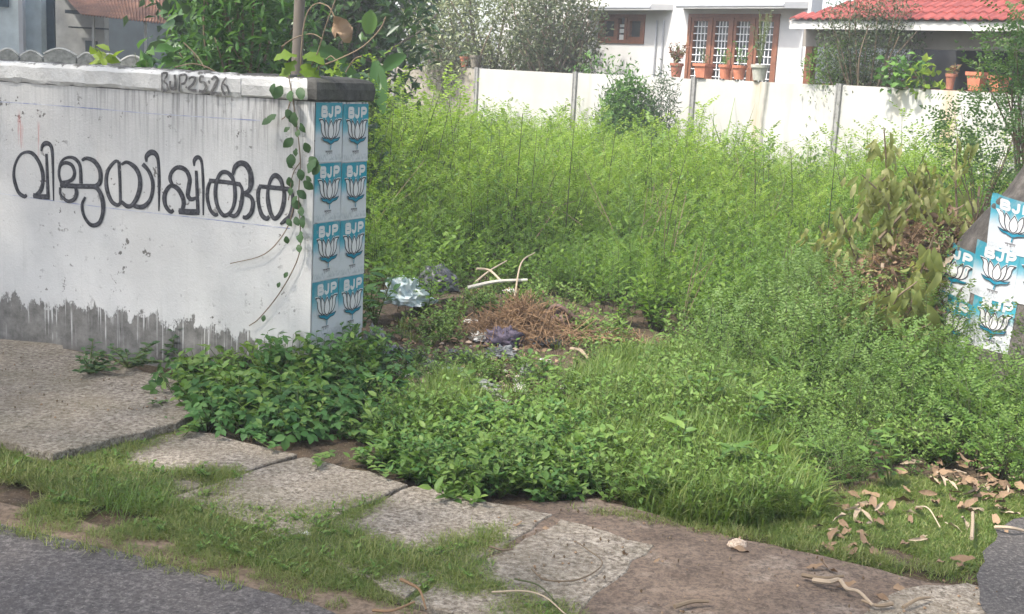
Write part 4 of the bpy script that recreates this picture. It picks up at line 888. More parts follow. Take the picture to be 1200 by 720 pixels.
# ------------------------------------------------------------------ near ground cover
# broad-leaved creeper in front of the wall end
poly = gp((232, 470), (262, 425), (300, 405), (365, 400), (420, 388), (452, 400), (446, 440), (430, 480), (424, 520), (395, 530), (350, 520), (290, 505), (245, 492))
n = 620; xy = fillpoly(poly, n, RNG)+RNG.normal(size=(n, 2))*.07; xy = xy[fbm(xy[:, 0]*3.4, xy[:, 1]*3.4, 61) > .38]; wd = (xy-P0)@NA; xy = xy[(wd > .06) | ((xy-P0)@NB > .08)]; n = len(xy)
pr = [trifoliate(300+q, 14, .17, .15, .040, ('broad', 'broad', 'low')[q % 3]) for q in range(4)]+[ovate(306, 6, .17, .04, 'low', 1, .5, .7, 9)]; sc = RNG.uniform(.8, 1.35, n)
sc *= .65+.8*fbm(xy[:, 0]*2+5, xy[:, 1]*2, 66)
scatter('creeper_cover', pr, zpts(xy), rot(n), sc, RNG.integers(0, 5, n), RNG.normal(size=(n, 2))*.12)
poly = gp((432, 512), (470, 492), (530, 505), (600, 500), (690, 515), (700, 560), (640, 592), (560, 588), (500, 565), (440, 540))
n = 800; xy = fillpoly(poly, n, RNG)+RNG.normal(size=(n, 2))*.06; xy = xy[fbm(xy[:, 0]*3.2, xy[:, 1]*3.2, 62) > .36]; n = len(xy); pr = [ovate(310+q, 6, .14, .026+.007*q, ('broad', 'low', 'broad', 'low')[q], 1, .5, .8, 9) for q in range(4)]
scatter('leafy_ground_cover', pr, zpts(xy), rot(n), RNG.uniform(.7, 1.25, n), RNG.integers(0, 4, n), RNG.normal(size=(n, 2))*.12)
# runners and thin grass between the two leafy patches
for q, (a, b) in enumerate((((262, 492), (215, 512)), ((300, 505), (322, 528)), ((420, 528), (452, 560)), ((236, 470), (190, 455)), ((395, 532), (372, 548)))):
    p0_, p1_ = G(*a, .02), G(*b, .03); r = thing('creeper_runner', p0_, ('creeper runner reaching over the joint of the large slab', 'creeper runner lying on the second slab', 'creeper runner on the slab below the gap in the leaves', 'creeper runner creeping along the wall foot onto the large slab', 'short creeper runner over the crack between two slabs')[q], 'runner')
    g, gs = Geo(), Geo(); rr_ = np.random.default_rng(440+q); d_ = p1_-p0_; ln = smooth_line([(0, 0, 0), d_*.5+np.append(rr_.normal(size=2)*.03, .015), d_], 6); tube(gs, ln, .0025, 4)
    for k_ in range(2, len(ln)):
        a_ = rr_.uniform(0, 6.28); leaves(g, [ln[k_]+[0, 0, .015]]*2, [[math.cos(a_), math.sin(a_), .2], [-math.cos(a_), -math.sin(a_), .25]], [[0, 0, 1.]]*2, rr_.uniform(.025, .05, 2), .03, rr_.uniform(.2, 1, 2), 1, .12, .25)
    gs.build('stem', MT['stem'], r); g.build('foliage', MT['broad' if q % 2 else 'low'], r)
# mixed low weeds over the front of the plot
poly = gp((440, 500), (480, 455), (530, 470), (640, 470), (700, 440), (830, 400), (920, 390), (1080, 400), (1260, 420), (1260, 560), (1120, 545), (1000, 575), (930, 600), (860, 610), (770, 600), (700, 588), (560, 580))
n = 1500; xy = fillpoly(poly, n, RNG); dens = fbm(xy[:, 0]*1.6, xy[:, 1]*1.6, 21); xy = xy[(dens > .33)&~inpoly(xy, gp((450, 480), (455, 400), (560, 380), (740, 390), (800, 425), (700, 470), (600, 468), (520, 490)))]; n = len(xy)
pr = [ovate(320+q, 7, .2, .032, 'low', 1, .5, .6, 9) for q in range(4)]+[trifoliate(325, 9, .13, .16, .042, 'low')]
gh = np.clip(.65+.5*fbm(xy[:, 0]*2, xy[:, 1]*2, 8), .5, 1.3)
scatter('low_weeds', pr, zpts(xy), rot(n), gh*RNG.uniform(.6, 1.2, n), RNG.integers(0, 5, n), RNG.normal(size=(n, 2))*.1)
poly = gp((440, 545), (470, 500), (520, 450), (640, 470), (720, 430), (800, 420), (880, 440), (900, 500), (960, 600), (860, 615), (770, 605), (690, 560), (560, 540))
n = 3300; xy = fillpoly(poly, n, RNG); xy = xy[fbm(xy[:, 0]*1.3, xy[:, 1]*1.3, 41) > .36]; n = len(xy)
pr = [grass(330+q, 34, .17, .0055, .06, 'grass', .6) for q in range(4)]
scatter('plot_grass', pr, zpts(xy), rot(n), RNG.uniform(.6, 1.2, n), RNG.integers(0, 4, n))
# bluish bushy weeds on the right
poly = gp((820, 430), (880, 400), (930, 362), (965, 372), (1010, 430), (1060, 475), (1060, 540), (985, 575), (935, 560), (900, 520), (840, 500))
n = 420; xy = fillpoly(poly, n, RNG); pr = [field_weed(340+q, .44, 13, .028, 'bluish') for q in range(2)]+[ovate(344+q, 9, .32, .036, ('bluish', 'low')[q], 0, .45, .55, 14) for q in range(2)]
fr_ = np.clip((xy[:, 1]-(5.75-.15*xy[:, 0]))/1.3, 0, 1); hm = fbm(xy[:, 0]*1.8, xy[:, 1]*1.8, 77)
scatter('bushy_weeds', pr, zpts(xy), rot(n), RNG.uniform(.6, 1.1, n)*(.45+.5*fr_)*(.55+.95*hm), RNG.integers(0, 4, n), RNG.normal(size=(n, 2))*.15)
poly = gp((1040, 420), (1090, 400), (1210, 400), (1300, 420), (1300, 575), (1200, 585), (1150, 560), (1100, 535), (1050, 500))
n = 560; xy = fillpoly(poly, n, RNG); pr = [field_weed(350+q, .42, 11, .03, 'low') for q in range(2)]+[ovate(355, 8, .3, .045, 'low', 1, .45, .5, 10)]
scatter('trunk_foot_weeds', pr, zpts(xy), rot(n), RNG.uniform(.4, .95, n)*(.6+.7*fbm(xy[:, 0]*2, xy[:, 1]*2, 78)), RNG.integers(0, 3, n), RNG.normal(size=(n, 2))*.12)
n = 90; xy = fillpoly(gp((300, 448), (345, 455), (380, 448), (420, 425), (446, 405), (452, 425), (430, 455), (370, 470), (310, 468)), n, RNG); wd = (xy-P0)@NA; xy = xy[(wd > .05) | ((xy-P0)@NB > .06)]; n = len(xy)
pr = [ovate(346+q, 7, .26, .05, ('broad', 'low')[q], 1, .5, .4, 11) for q in range(2)]+[trifoliate(348, 13, .14, .24, .045)]
scatter('pillar_foot_weeds', pr, zpts(xy), rot(n), RNG.uniform(.7, 1.15, n), RNG.integers(0, 3, n), RNG.normal(size=(n, 2))*.12)
n = 70; xy = fillpoly(gp((1080, 428), (1215, 430), (1225, 470), (1085, 470)), n, RNG); pr = [field_weed(356+q, .5, 12, .03, ('low', 'bluish')[q]) for q in range(2)]+[ovate(358, 7, .42, .05, 'low', 1, .45, .4, 12)]
scatter('poster_foot_weeds', pr, zpts(xy), rot(n), RNG.uniform(.6, 1.0, n), RNG.integers(0, 3, n), RNG.normal(size=(n, 2))*.14)
# verge grass along the road and between the slabs
poly = gp((-160, 520), (0, 528), (62, 538), (110, 520), (205, 500), (212, 512), (140, 543), (175, 560), (280, 556), (250, 590), (335, 606), (440, 592), (395, 622), (470, 655), (590, 624), (552, 655), (560, 685), (660, 722), (700, 760), (480, 745), (380, 705), (250, 672), (120, 642), (0, 616), (-160, 580))
n = 8200; xy = fillpoly(poly, n, RNG)+RNG.normal(size=(n, 2))*.025; pr = [grass(360+q, 34, .042, .0026, .05, ('lawn', 'lawn', 'grass')[q % 3], 1.0) for q in range(5)]+[ovate(366, 4, .05, .02, 'low', 0, .5, .9, 6)]
off = (xy-R0)@RN; off = off-.05*fbm(xy[:, 0]*4, xy[:, 1]*4, 27); e_ = np.clip(off/.26, 0.06, 1); keep = (RNG.uniform(size=n) < e_*1.05)&(off > -.03)&(fbm(xy[:, 0]*2.6, xy[:, 1]*2.6, 19)+.16*(off > .3) > .36); xy = xy[keep]; e_ = e_[keep]; n = len(xy)
scatter('verge_grass', pr, zpts(xy, .018), rot(n), RNG.uniform(.7, 1.3, n)*(.55+.45*e_)*(.6+.9*fbm(xy[:, 0]*2.5, xy[:, 1]*2.5, 14)), np.where(RNG.uniform(size=n) < .03, 5, RNG.integers(0, 5, n)))
poly = gp((930, 560), (990, 585), (1060, 560), (1150, 570), (1210, 590), (1165, 640), (1120, 672), (1000, 660), (930, 640), (880, 615))
n = 2600; xy = fillpoly(poly, n, RNG)+RNG.normal(size=(n, 2))*.03; xy = xy[fbm(xy[:, 0]*3, xy[:, 1]*3, 91) > .27]; n = len(xy); pr = [grass(370+q, 30, .042, .0028, .05, ('grass', 'lawn')[q % 2], 1.) for q in range(4)]
scatter('lawn_patch', pr, zpts(xy), rot(n), RNG.uniform(.6, 1.15, n), RNG.integers(0, 4, n))
# grass in joints and along edges, thin tufts on the dirt
xy = np.vstack([np.array(G(a+(c_-a)*t, b+(d-b)*t)[:2])+RNG.normal(size=2)*.02 for a, b, c_, d, m_ in ((60, 535, 205, 500, 60), (282, 556, 250, 590, 40), (441, 590, 390, 625, 40), (690, 600, 930, 640, 90), (930, 640, 1110, 672, 60), (0, 618, 400, 715, 50), (560, 655, 592, 622, 60)) for t in RNG.uniform(0, 1, m_)]); n = len(xy)
scatter('edge_tufts', [grass(380+q, 20, .05, .003, .04, 'lawn', .9) for q in range(3)], zpts(xy, .015), rot(n), RNG.uniform(.5, 1.1, n), RNG.integers(0, 3, n))
def plant(name, g_leaf, mat, b, label, cat, group=None, gs=None, sm='stem', lname='foliage'):
    r = thing(name, b, label, cat, group)
    if gs is not None and gs.V: gs.build('stem', MT[sm], r)
    g_leaf.build(lname, MT[mat], r); return r
def strip(o):
    """a source mesh split into a thing's own stem and foliage"""
    return o
b = G(160, 596); g = Geo(); rng = np.random.default_rng(9)
for q in range(7):
    o = grass(390+q, 60, .12, .0032, .08, 'grass', .9); m_ = o.data; V = np.empty(len(m_.vertices)*3); m_.vertices.foreach_get('co', V); V = V.reshape(-1, 3)+np.append(rng.normal(size=2)*.07, 0)
    g.add(V, [tuple(p.vertices) for p in m_.polygons], .35)
o = g.build('grass_tuft', MT['grass'], loc=tuple(b)); tag(o, 'taller dark green grass tuft in the verge between road and slabs', 'grass tuft')

# individual leafy weeds at the front of the plot
def leafy(b, rng, h, L, wid, mat, label, group, ns=3, name='leafy_weed', spread=.35):
    g, gs = Geo(), Geo()
    for q in range(ns):
        d = unit(np.array([*rng.normal(size=2)*spread, 1])); H = h*rng.uniform(.7, 1.1); tube(gs, [(0, 0, -.01), d*H*.5+[0, 0, .01], d*H], [.005, .004, .002], 4)
        per = 10; t = np.linspace(.3, 1, per); P = d*(t*H)[:, None]; a = rng.uniform(0, 6)+np.arange(per)*2.4; D = np.stack([np.cos(a), np.sin(a), .1+.5*t], 1)
        leaves(g, P, D, np.array([0, 0, 1.])+rng.normal(size=(per, 3))*.25, L*rng.uniform(.75, 1.2, per), L*wid, rng.uniform(0, 1, per), 1, .12, .3)
    return plant(name, g, mat, b, label, 'weed', group, gs)
for q, (px, py) in enumerate([(800,480),(822,492),(858,470),(905,505),(940,560),(1045,572),(1000,470),(965,440),(1075,520),(1120,540),(880,560),(835,560),(790,540),(760,590),(700,545),(640,470),(560,470),(1010,545),(925,470),(870,520)]):
    rng = np.random.default_rng(400+q); b = G(px, py); b[2] = hz(b[0], b[1])-.01
    leafy(b, rng, rng.uniform(.14, .26), rng.uniform(.06, .09), .38, 'low', 'low leafy weed with narrow pale green leaves at the front of the plot', 'leafy weeds at the front of the plot')
b = G(105, 452); leafy(b+[0, 0, .07], np.random.default_rng(430), .15, .042, .6, 'vine', 'flat grey-green weed at the foot of the whitewashed wall', None, 11, spread=2.2)
b = G(150, 445); leafy(b+[0, 0, .07], np.random.default_rng(431), .20, .045, .6, 'vine', 'trailing grey-green weed on the slab left of the dark wall foot', None, 12, spread=2.5)
b = G(200, 425); leafy(b+[0, 0, .0], np.random.default_rng(432), .22, .06, .5, 'vine', 'upright weed against the bare damp foot of the wall', None, 6)
b = G(412, 395); leafy(b, np.random.default_rng(433), .46, .10, .4, 'broad', 'tall dark weed rising in front of the lowest pillar posters', None, 9)
b = G(440, 380); leafy(b, np.random.default_rng(434), .40, .09, .4, 'fieldb', 'bushy weed beside the pillar edge next to the rubbish', None, 9)
b = G(385, 402); leafy(b, np.random.default_rng(435), .25, .08, .45, 'broad', 'short dark weed at the pillar foot under the lowest poster', None, 7)

# ------------------------------------------------------------------ shrubs and trees
def shrub(name, label, cat, b, rx, ry, z0, z1, nb, nl, L, wid, mat, seed, stem='twig', droop=.15, up=.2, lod=0, trunk_r=.02, pin=None, cat_part='crown', group=None, fill=.55, clump=6):
    """a woody plant: limbs from the foot to points spread through the crown's volume, leaves in clumps along the outer limbs"""
    rng = np.random.default_rng(seed); r = thing(name, b, label, cat, group); gs, g = Geo(), Geo()
    zc, rz_ = (z0+z1)/2, (z1-z0)/2; P = []; Dd = []
    for q in range(nb):
        v = rdir(rng, 1)[0]*rng.uniform(.55, 1)**.6; e = np.array([v[0]*rx, v[1]*ry, zc+v[2]*rz_]); s = np.array([0, 0, max(z0*.75, 0)*rng.uniform(.6, 1)]) if z0 > .3 else np.zeros(3)
        m_ = s*.45+e*.55+np.array([0, 0, .15*rz_])+rng.normal(size=3)*.08*rx; ln = smooth_line([s, m_, e], 5); tube(gs, ln, np.linspace(trunk_r*.55, trunk_r*.12, len(ln)), 4)
        t = np.linspace(.35, 1, clump); 
        for t_ in t: 
            i_ = t_*(len(ln)-1); a = int(min(i_, len(ln)-2)); P.append(ln[a]+(ln[a+1]-ln[a])*(i_-a)); Dd.append(unit(ln[a+1]-ln[a]))
    if z0 > .3: tube(gs, [(0, 0, -.1), (0.02*rx, 0, z0*.5), (0, 0, z0)], [trunk_r*1.3, trunk_r, trunk_r*.8], 8)
    P, Dd = np.array(P), np.array(Dd); k_ = max(1, nl//len(P)); 
    C = np.repeat(P, k_, 0)+rng.normal(size=(len(P)*k_, 3))*np.array([rx, ry, rz_])*.16
    nf = int(len(C)*fill); fi = rng.permutation(len(C))[:nf]; uf = rdir(rng, nf)*(rng.uniform(.1, 1, nf)**.45)[:, None]; holes = rdir(rng, 7)*.75
    dm = np.min(np.linalg.norm(uf[:, None]-holes[None], axis=2), 1) if nf else np.zeros(0); uf = np.where((dm < .22)[:, None], uf*.6, uf); C[fi] = uf*[rx, ry, rz_]+[0, 0, zc]; Dr = unit(np.repeat(Dd, k_, 0)*.6+rdir(rng, len(C), up)); n_ = len(C)
    cv = np.repeat(rng.uniform(.1, .9, len(P)), k_); var = np.clip(cv+rng.normal(size=n_)*.2, 0, 1); Nn = np.array([0, 0, 1.])+rng.normal(size=(n_, 3))*.6
    if pin: pinnate(g, C, Dr, Nn, rng.uniform(.7, 1.3, n_)*pin[0], pin[1], L, L*wid, rng, var, droop)
    else: leaves(g, C, Dr, Nn, L*rng.uniform(.65, 1.3, n_), L*wid*rng.uniform(.8, 1.2, n_), var, lod, .15, droop)
    gs.build('trunk' if z0 > .3 else 'stem', MT[stem], r, True); g.build(cat_part, MT[mat], r); return r
def Yb(px, py, d): q = Y(px, py, d); return np.array([q[0], q[1], 0.])
# left of the picture, behind the wall
shrub('sapling', 'broad-leaved sapling in front of the rusty porch roof, behind the wall', 'sapling', Yb(170, 66, 9.6), .18, .16, 1.30, 1.68, 6, 26, .14, .62, 'teak', 11, 'stem', .5, 0, 1, .014)
shrub('sapling', 'small round-leaved shoot on the wall top under the rusty roof post', 'sapling', Yb(122, 70, 9.2), .1, .08, 1.35, 1.62, 4, 14, .10, .7, 'lime', 12, 'stem', .4, 0, 1, .01)
shrub('tree', 'bushy tree with bunches of drooping pointed leaves behind the middle of the wall', 'tree', Yb(285, 50, 9.8), .55, .45, 1.15, 2.7, 24, 2600, .105, .30, 'teak', 13, 'twig', .45, -.25, 1, .03)
shrub('tree', 'dark large-leaved tree behind the wall to the right of the rusty roof', 'tree', Yb(252, 20, 12), .5, .5, 1.0, 3.6, 16, 900, .28, .5, 'dark', 14, 'twig', .4, -.2, 1, .05)
shrub('tree', 'dark tall tree standing behind the one with drooping leaf bunches', 'tree', Yb(300, 20, 14.5), 1.2, .9, .6, 4.2, 26, 4200, .16, .42, 'dark', 15, 'bark', .3, 0, 0, .07)
shrub('tree', 'dark-crowned tree behind the pillar, left of the pale flecked tree', 'tree', Yb(405, 30, 13.5), .95, .7, .6, 3.6, 24, 3400, .15, .45, 'dark', 16, 'bark', .3, 0, 0, .06)
shrub('tree', 'tall dim tree behind the rusty-roofed house', 'tree', Yb(190, 0, 22), 2.2, 1.5, 1, 6.5, 60, 4200, .2, .5, 'dark', 17, 'bark', .3, 0, 0, .12)
shrub('tree', 'tall dim tree far behind the pillar', 'tree', Yb(420, 0, 25), 2.4, 1.5, .5, 6.5, 70, 5200, .2, .5, 'dark', 18, 'bark', .3, 0, 0, .12)
shrub('tree', 'tall dim tree far behind the drooping-leaf tree', 'tree', Yb(310, 0, 24), 2.3, 1.5, .5, 6.5, 70, 5200, .2, .5, 'dark', 19, 'bark', .3, 0, 0, .12)
shrub('shrub', 'dark shrub filling the gap under the trees behind the wall coping', 'shrub', Yb(235, 75, 10.8), .75, .4, .2, 1.75, 30, 1500, .09, .4, 'dark', 20, 'twig', .3, 0, 0, .02)
shrub('shrub', 'shaded shrub behind the pillar cap', 'shrub', Yb(385, 85, 10.4), .55, .4, .2, 1.62, 26, 1300, .09, .45, 'dark', 21, 'twig', .3, 0, 0, .02)
shrub('tree', 'pale flecked tree overhanging the left end of the boundary wall', 'tree', fw(-.15*SP, .55, 0), 1.6, .6, 1.2, 3.3, 46, 11000, .085, .36, 'pale', 22, 'twig', .2, .2, 0, .05)
shrub('tree', 'greyish loose-leaved tree beside the white house wall', 'tree', fw(.42*SP, .75, 0), .8, .5, 1.25, 3.2, 36, 6000, .08, .42, 'feather', 23, 'twig', .25, 0, 0, .05)
shrub('shrub', 'low green shrub behind the boundary wall beside the house wall', 'shrub', fw(1.0*SP, .5, 0), .5, .3, 1.1, 2.0, 20, 700, .08, .4, 'bushm', 24, 'twig', .25, 0, 0, .02)
# big soft leaves, thin trunk and vine around the pillar
r = thing('banana_plant', Yb(432, 40, 11.2), 'banana plant with one bright upright leaf behind the pillar', 'plant'); g = Geo(); tube(g, [(0, 0, 0), (0, 0, .9), (.02, 0, 1.5)], [.09, .07, .04], 8); g.build('stem', MT['stem'], r)
for px, py, L, wd_, dx, dz, v in ((432, 28, .26, .14, .1, 1, .95), (420, 95, .34, .13, -.4, .9, .2), (405, 60, .36, .13, -.9, .5, .15), (450, 70, .3, .12, .5, .5, .3), (440, 60, .4, .15, .2, -.8, .1)):
    g = Geo(); q = Y(px, py+12, 11.1)-np.array(r.location); n_ = 9; t = np.linspace(0, 1, n_); d = unit(np.array([dx, -.25, dz])); s = unit(np.cross(d, [0, -1, .2])); nn = np.cross(s, d)
    w = wd_*.5*np.sin(np.pi*np.clip(t*.9+.07, 0, 1))**.7; Pm = q+d*(t*L)[:, None]-np.array([0, 0, .25])*(t**2*L)[:, None]*.8; Vv = np.stack([Pm+s*w[:, None]+nn*(w*.4)[:, None], Pm, Pm-s*w[:, None]+nn*(w*.4)[:, None]], 1).reshape(-1, 3)
    g.add(Vv, [(3*i+a, 3*i+a+1, 3*i+a+4, 3*i+a+3) for i in range(n_-1) for a in (0, 1)], v); g.build('leaf', MT['teak'], r, True)
r = thing('slim_tree', Yb(346, 60, 8.2), 'slim bare trunk standing just behind the wall near the pillar', 'tree'); g = Geo(); tube(g, [(0, 0, -.1), (.01, 0, 1.4), (.03, 0, 2.3), (.0, .1, 4.0)], [.045, .038, .034, .028], 8); g.build('trunk', MT['bark'], r, True)
rng = np.random.default_rng(3); g = Geo(); P = np.array([0, .1, 4.0])+rng.normal(size=(900, 3))*[.7, .6, .5]; leaves(g, P, rdir(rng, 900, -.3), rdir(rng, 900, 1), .12, .05, rng.uniform(0, 1, 900), 0); g.build('crown', MT['dark'], r)

# ------------------------------------------------------------------ single large leaves, vines, cut branches
def blade(name, L, wd_, mat, curl=.4, cup=.25, n_=6, wave=0., seed=0, lobe=0.):
    t = np.linspace(0, 1, n_+1); w = wd_*.5*np.sin(np.pi*np.clip(t*.93+.05, 0, 1))**.8*(1+lobe*np.sin(t*np.pi*5))
    rng = np.random.default_rng(seed); a = curl*t; x = L*np.cumsum(np.cos(a*1.6))/(n_+1); z = -L*np.cumsum(np.sin(a*1.6))/(n_+1)
    wv = wave*1.6*wd_*rng.normal(size=(n_+1, 2)); z = z+wave*.5*wd_*rng.normal(size=n_+1); V = np.stack([np.c_[x, w, z+cup*w+wv[:, 0]], np.c_[x, .12*w*np.sin(t*5+seed), z], np.c_[x, -w, z+cup*w+wv[:, 1]]], 1).reshape(-1, 3)
    g = Geo(); g.add(V, [(3*i+k_, 3*i+k_+1, 3*i+k_+4, 3*i+k_+3) for i in range(n_) for k_ in (0, 1)], rng.uniform(.2, .8)); return g.mesh(name, MT[mat], True)
def aim(d, n):
    d = unit(d); s = unit(np.cross(n, d)); n = np.cross(d, s); return Matrix(((d[0], s[0], n[0]), (d[1], s[1], n[1]), (d[2], s[2], n[2]))).to_4x4()
def hang(mesh, name, parent, p, d, n, sc=1.):
    o = bpy.data.objects.new(name, mesh); COL.objects.link(o); o.parent = parent; o.matrix_local = Matrix.Translation(Vector(p)) @ aim(np.array(d, float), np.array(n, float)) @ Matrix.Scale(sc, 4); return o
WILT = [blade('wilted_leaf', .13, .034, 'wilt', c_, .35, 6, .12, q) for q, c_ in enumerate((.3, .6, .9, .2))]
BIGW = [blade('wilted_leaf', .20, .055, 'wilt', c_, .3, 6, .1, q) for q, c_ in enumerate((.3, .7))]
LOB = [blade('vine_leaf', .08, .046, 'vine', c_, .15, 5, .05, q, .25) for q, c_ in enumerate((.2, .5, .1))]
LIME = [blade('vine_leaf', .12, .075, 'lime', c_, .15, 6, .06, q, .3) for q, c_ in enumerate((.25, .5))]
def wilted(px0, py0, px1, py1, d, nl, label, big=False, seed=0):
    rng = np.random.default_rng(seed); b, e = Y(px0, py0, d), Y(px1, py1, d-.05); r = thing('cut_branch', b, label, 'branch', 'cut branches heaped by the tree'); q = e-b; m_ = q*.5+np.array([rng.normal()*.04, 0, .06])
    ln = smooth_line([(0, 0, 0), m_, q], 6); g = Geo(); tube(g, ln, np.linspace(.011, .004, len(ln)), 5); g.build('stem', MT['twig'], r)
    for k_ in range(int(nl*2.6)):
        t = rng.uniform(.05, 1); i = t*(len(ln)-1); a = int(min(i, len(ln)-2)); p = ln[a]+(ln[a+1]-ln[a])*(i-a)+rng.normal(size=3)*[.05, .04, .03]
        dd = np.array([rng.normal()*.45, rng.normal()*.4-.15, -1.]); nn = np.array([rng.normal()*.6, -1+rng.normal()*.4, .3]); hang((BIGW if big else WILT)[rng.integers(0, 2 if big else 4)], 'leaf', r, p, dd, nn, rng.uniform(.65, 1.15))
wilted(1035, 300, 1036, 150, 7.9, 20, 'tallest wilted branch, its tip pointing up before the boundary wall', seed=1)
wilted(975, 330, 960, 265, 7.9, 12, 'small wilted branch at the far left end of the heap', seed=12)
wilted(1060, 250, 1085, 195, 7.9, 20, 'upright bunch of pale wilted leaves behind the middle of the heap', seed=13)
wilted(1000, 260, 1040, 205, 7.8, 20, 'wilted branch leaning right above the leaf carpet', seed=14)
wilted(1075, 430, 1090, 380, 6.75, 12, 'limp green branch lowest in front of the heap, beside the bottom posters', seed=15)
wilted(1085, 290, 1060, 195, 7.7, 22, 'wilted branch with drooping leaves at the middle of the heap', seed=2)
wilted(1040, 300, 1010, 205, 7.6, 22, 'wilted branch at the left shoulder of the heap', seed=3)
wilted(1125, 290, 1122, 165, 8.2, 14, 'thin yellowing branch standing between the heap and the pinnate sapling', seed=4)
wilted(1010, 320, 985, 250, 7.6, 16, 'low wilted branch spilling out of the left side of the heap', seed=5)
wilted(1030, 280, 1090, 220, 7.5, 20, 'wilted branch lying along the top of the heap towards the trunk', seed=6)
wilted(1060, 390, 1095, 275, 6.9, 13, 'branch with big limp leaves hanging beside the half-hidden poster', True, 7)
wilted(1045, 410, 1075, 330, 6.8, 13, 'branch with big green limp leaves low in front of the heap', True, 8)
wilted(1010, 420, 1030, 340, 6.9, 15, 'wilted branch sagging to the ground below the brown leaf carpet', seed=9)
wilted(1100, 300, 1130, 240, 7.4, 12, 'short wilted branch pressed against the trunk above the posters', seed=10)
# brown leaf carpet on the heap: countless
rng = RNG; n = 1500; xy = fillpoly([(1.75, 7.0), (2.3, 6.7), (2.9, 6.9), (3.1, 7.6), (2.8, 8.1), (2.1, 8.0), (1.7, 7.5)], n, rng)
pr = []
for q in range(5):
    o = bpy.data.objects.new('dry_leaf_source', blade('dry_leaf', .12, .045, 'drylf', .5-.2*q, .5, 5, .15, 50+q)); pr.append(o)
P = zpts(xy, .02)+np.c_[np.zeros((n, 2)), rng.uniform(0, .12, n)]; P[:, 2] += .32*np.exp(-((xy[:, 0]-2.6)**2/.3+(xy[:, 1]-7.5)**2/.3))
for q in range(3):
    g = Geo(); r_ = np.random.default_rng(q+60)
    for w_ in range(9): a_ = r_.normal(size=3)*[.06, .06, .015]; d_ = rdir(r_, 1)[0]*[1, 1, .3]*r_.uniform(.04, .12); tube(g, [a_-d_, a_+[0, 0, .02], a_+d_], .0022, 3, r_.uniform(0, 1))
    pr.append(src('dry_leaf_source', g, [MT['straw']]))
for q in range(3): pr.append(bpy.data.objects.new('dry_leaf_source', blade('dry_leaf', .13, .035, 'wilt', .5-.2*q, .5, 5, .15, 66+q)))
for q in range(2): pr.append(bpy.data.objects.new('dry_leaf_source', blade('dry_leaf', .12, .03, 'palestick', .3, .6, 5, .2, 69+q)))
scatter('dry_leaf_carpet', pr, P, rot(n), rng.uniform(.5, 1.1, n), rng.integers(0, 13, n), rng.normal(size=(n, 2))*.5)
g = Geo(); n_ = 20
xx, yy = np.meshgrid(np.linspace(1.85, 3.2, n_), np.linspace(6.65, 8.3, n_)); zz = height(xx, yy)+.37*np.exp(-((xx-2.6)**2/.25+(yy-7.5)**2/.28))+.03*(fbm(xx*9, yy*9, 4)-.4)-.05
g.add(np.stack([xx, yy, zz], 2).reshape(-1, 3), [(j*n_+i, j*n_+i+1, (j+1)*n_+i+1, (j+1)*n_+i) for j in range(n_-1) for i in range(n_-1)]); MT['litter'] = plain('leaf_mould', (.11, .075, .045), .95, .1, 25, .5, .8, .02); tag(g.build('heap_mound', MT['litter'], smooth=True), kind='structure')

# vine on the wall end
vn = thing('climbing_vine', np.append(P0, 0)+A3*.05+NA3*.02+Z3*TOPC, 'leafy vine climbing over the wall top and hanging down the pillar corner', 'vine'); V0 = np.array(vn.location); rng = np.random.default_rng(8)
def wp(px, py, off=.02): return onplane(px, py, P03+NA3*off, NA3)-V0
strands = [[(338,88),(343,115),(348,150),(352,190),(350,230),(352,265)], [(343,110),(335,135),(330,140)], [(352,190),(343,205),(338,235)], [(352,265),(350,300),(330,340),(305,372),(292,382)], [(345,240),(335,270),(310,298),(270,309)]]
for s in strands:
    ln = smooth_line([wp(x, y) for x, y in s], 5); g = Geo(); tube(g, ln, .0028, 4); g.build('stem', MT['twig'], vn)
for (px, py, sc, k_) in [(326,132,.9,0),(320,138,.8,2),(334,126,.9,0),(338,134,.7,1),(345,128,1.0,0),(352,142,.8,1),(350,150,.6,2),(341,148,.6,2),(347,172,.6,2),(336,190,.6,0),(358,205,.6,1),(341,218,.6,2),(349,228,.6,0),(345,160,.9,1),(356,165,.9,0),(342,178,1.0,1),(360,182,1.0,0),(350,196,.8,1),(338,205,.9,0),(354,210,.8,1),(346,222,.8,1),(340,233,.9,0),(352,240,.8,2),(357,250,.9,1),(345,252,.8,0),(336,255,.7,1),(352,268,.8,2),(340,104,.9,0),(350,100,.9,0),(332,98,1.1,2),(322,95,1.0,0),(335,275,.7,1),(349,285,.6,2),(329,330,.5,1),(310,368,.5,2),(338,318,.5,0),(372,184,1.0,0),(378,192,.9,1)]:
    hang(LOB[k_], 'leaf', vn, wp(px, py, .03), [rng.normal()*.5, -.35+rng.normal()*.2, -.75], [rng.normal()*.4-.2, -1, .35], sc*rng.uniform(.9, 1.2))
for (px, py, dx, dz, sc) in [(352,68,-.9,.25,1.1),(352,66,.9,.1,1.15),(350,70,-.6,-.5,.9),(354,72,.5,-.6,1.),(348,80,-.9,-.3,.9),(356,82,.9,-.35,.9),(352,85,0,-1,.9),(344,88,-.7,-.6,.8),(386,86,.7,.2,.6),(396,88,-.6,.4,.6),(392,84,.2,.8,.55)]:
    hang(LIME[rng.integers(0, 2)], 'leaf', vn, wp(px, py, -.08), [dx, -.5, dz], [0, -.55, 1], sc)
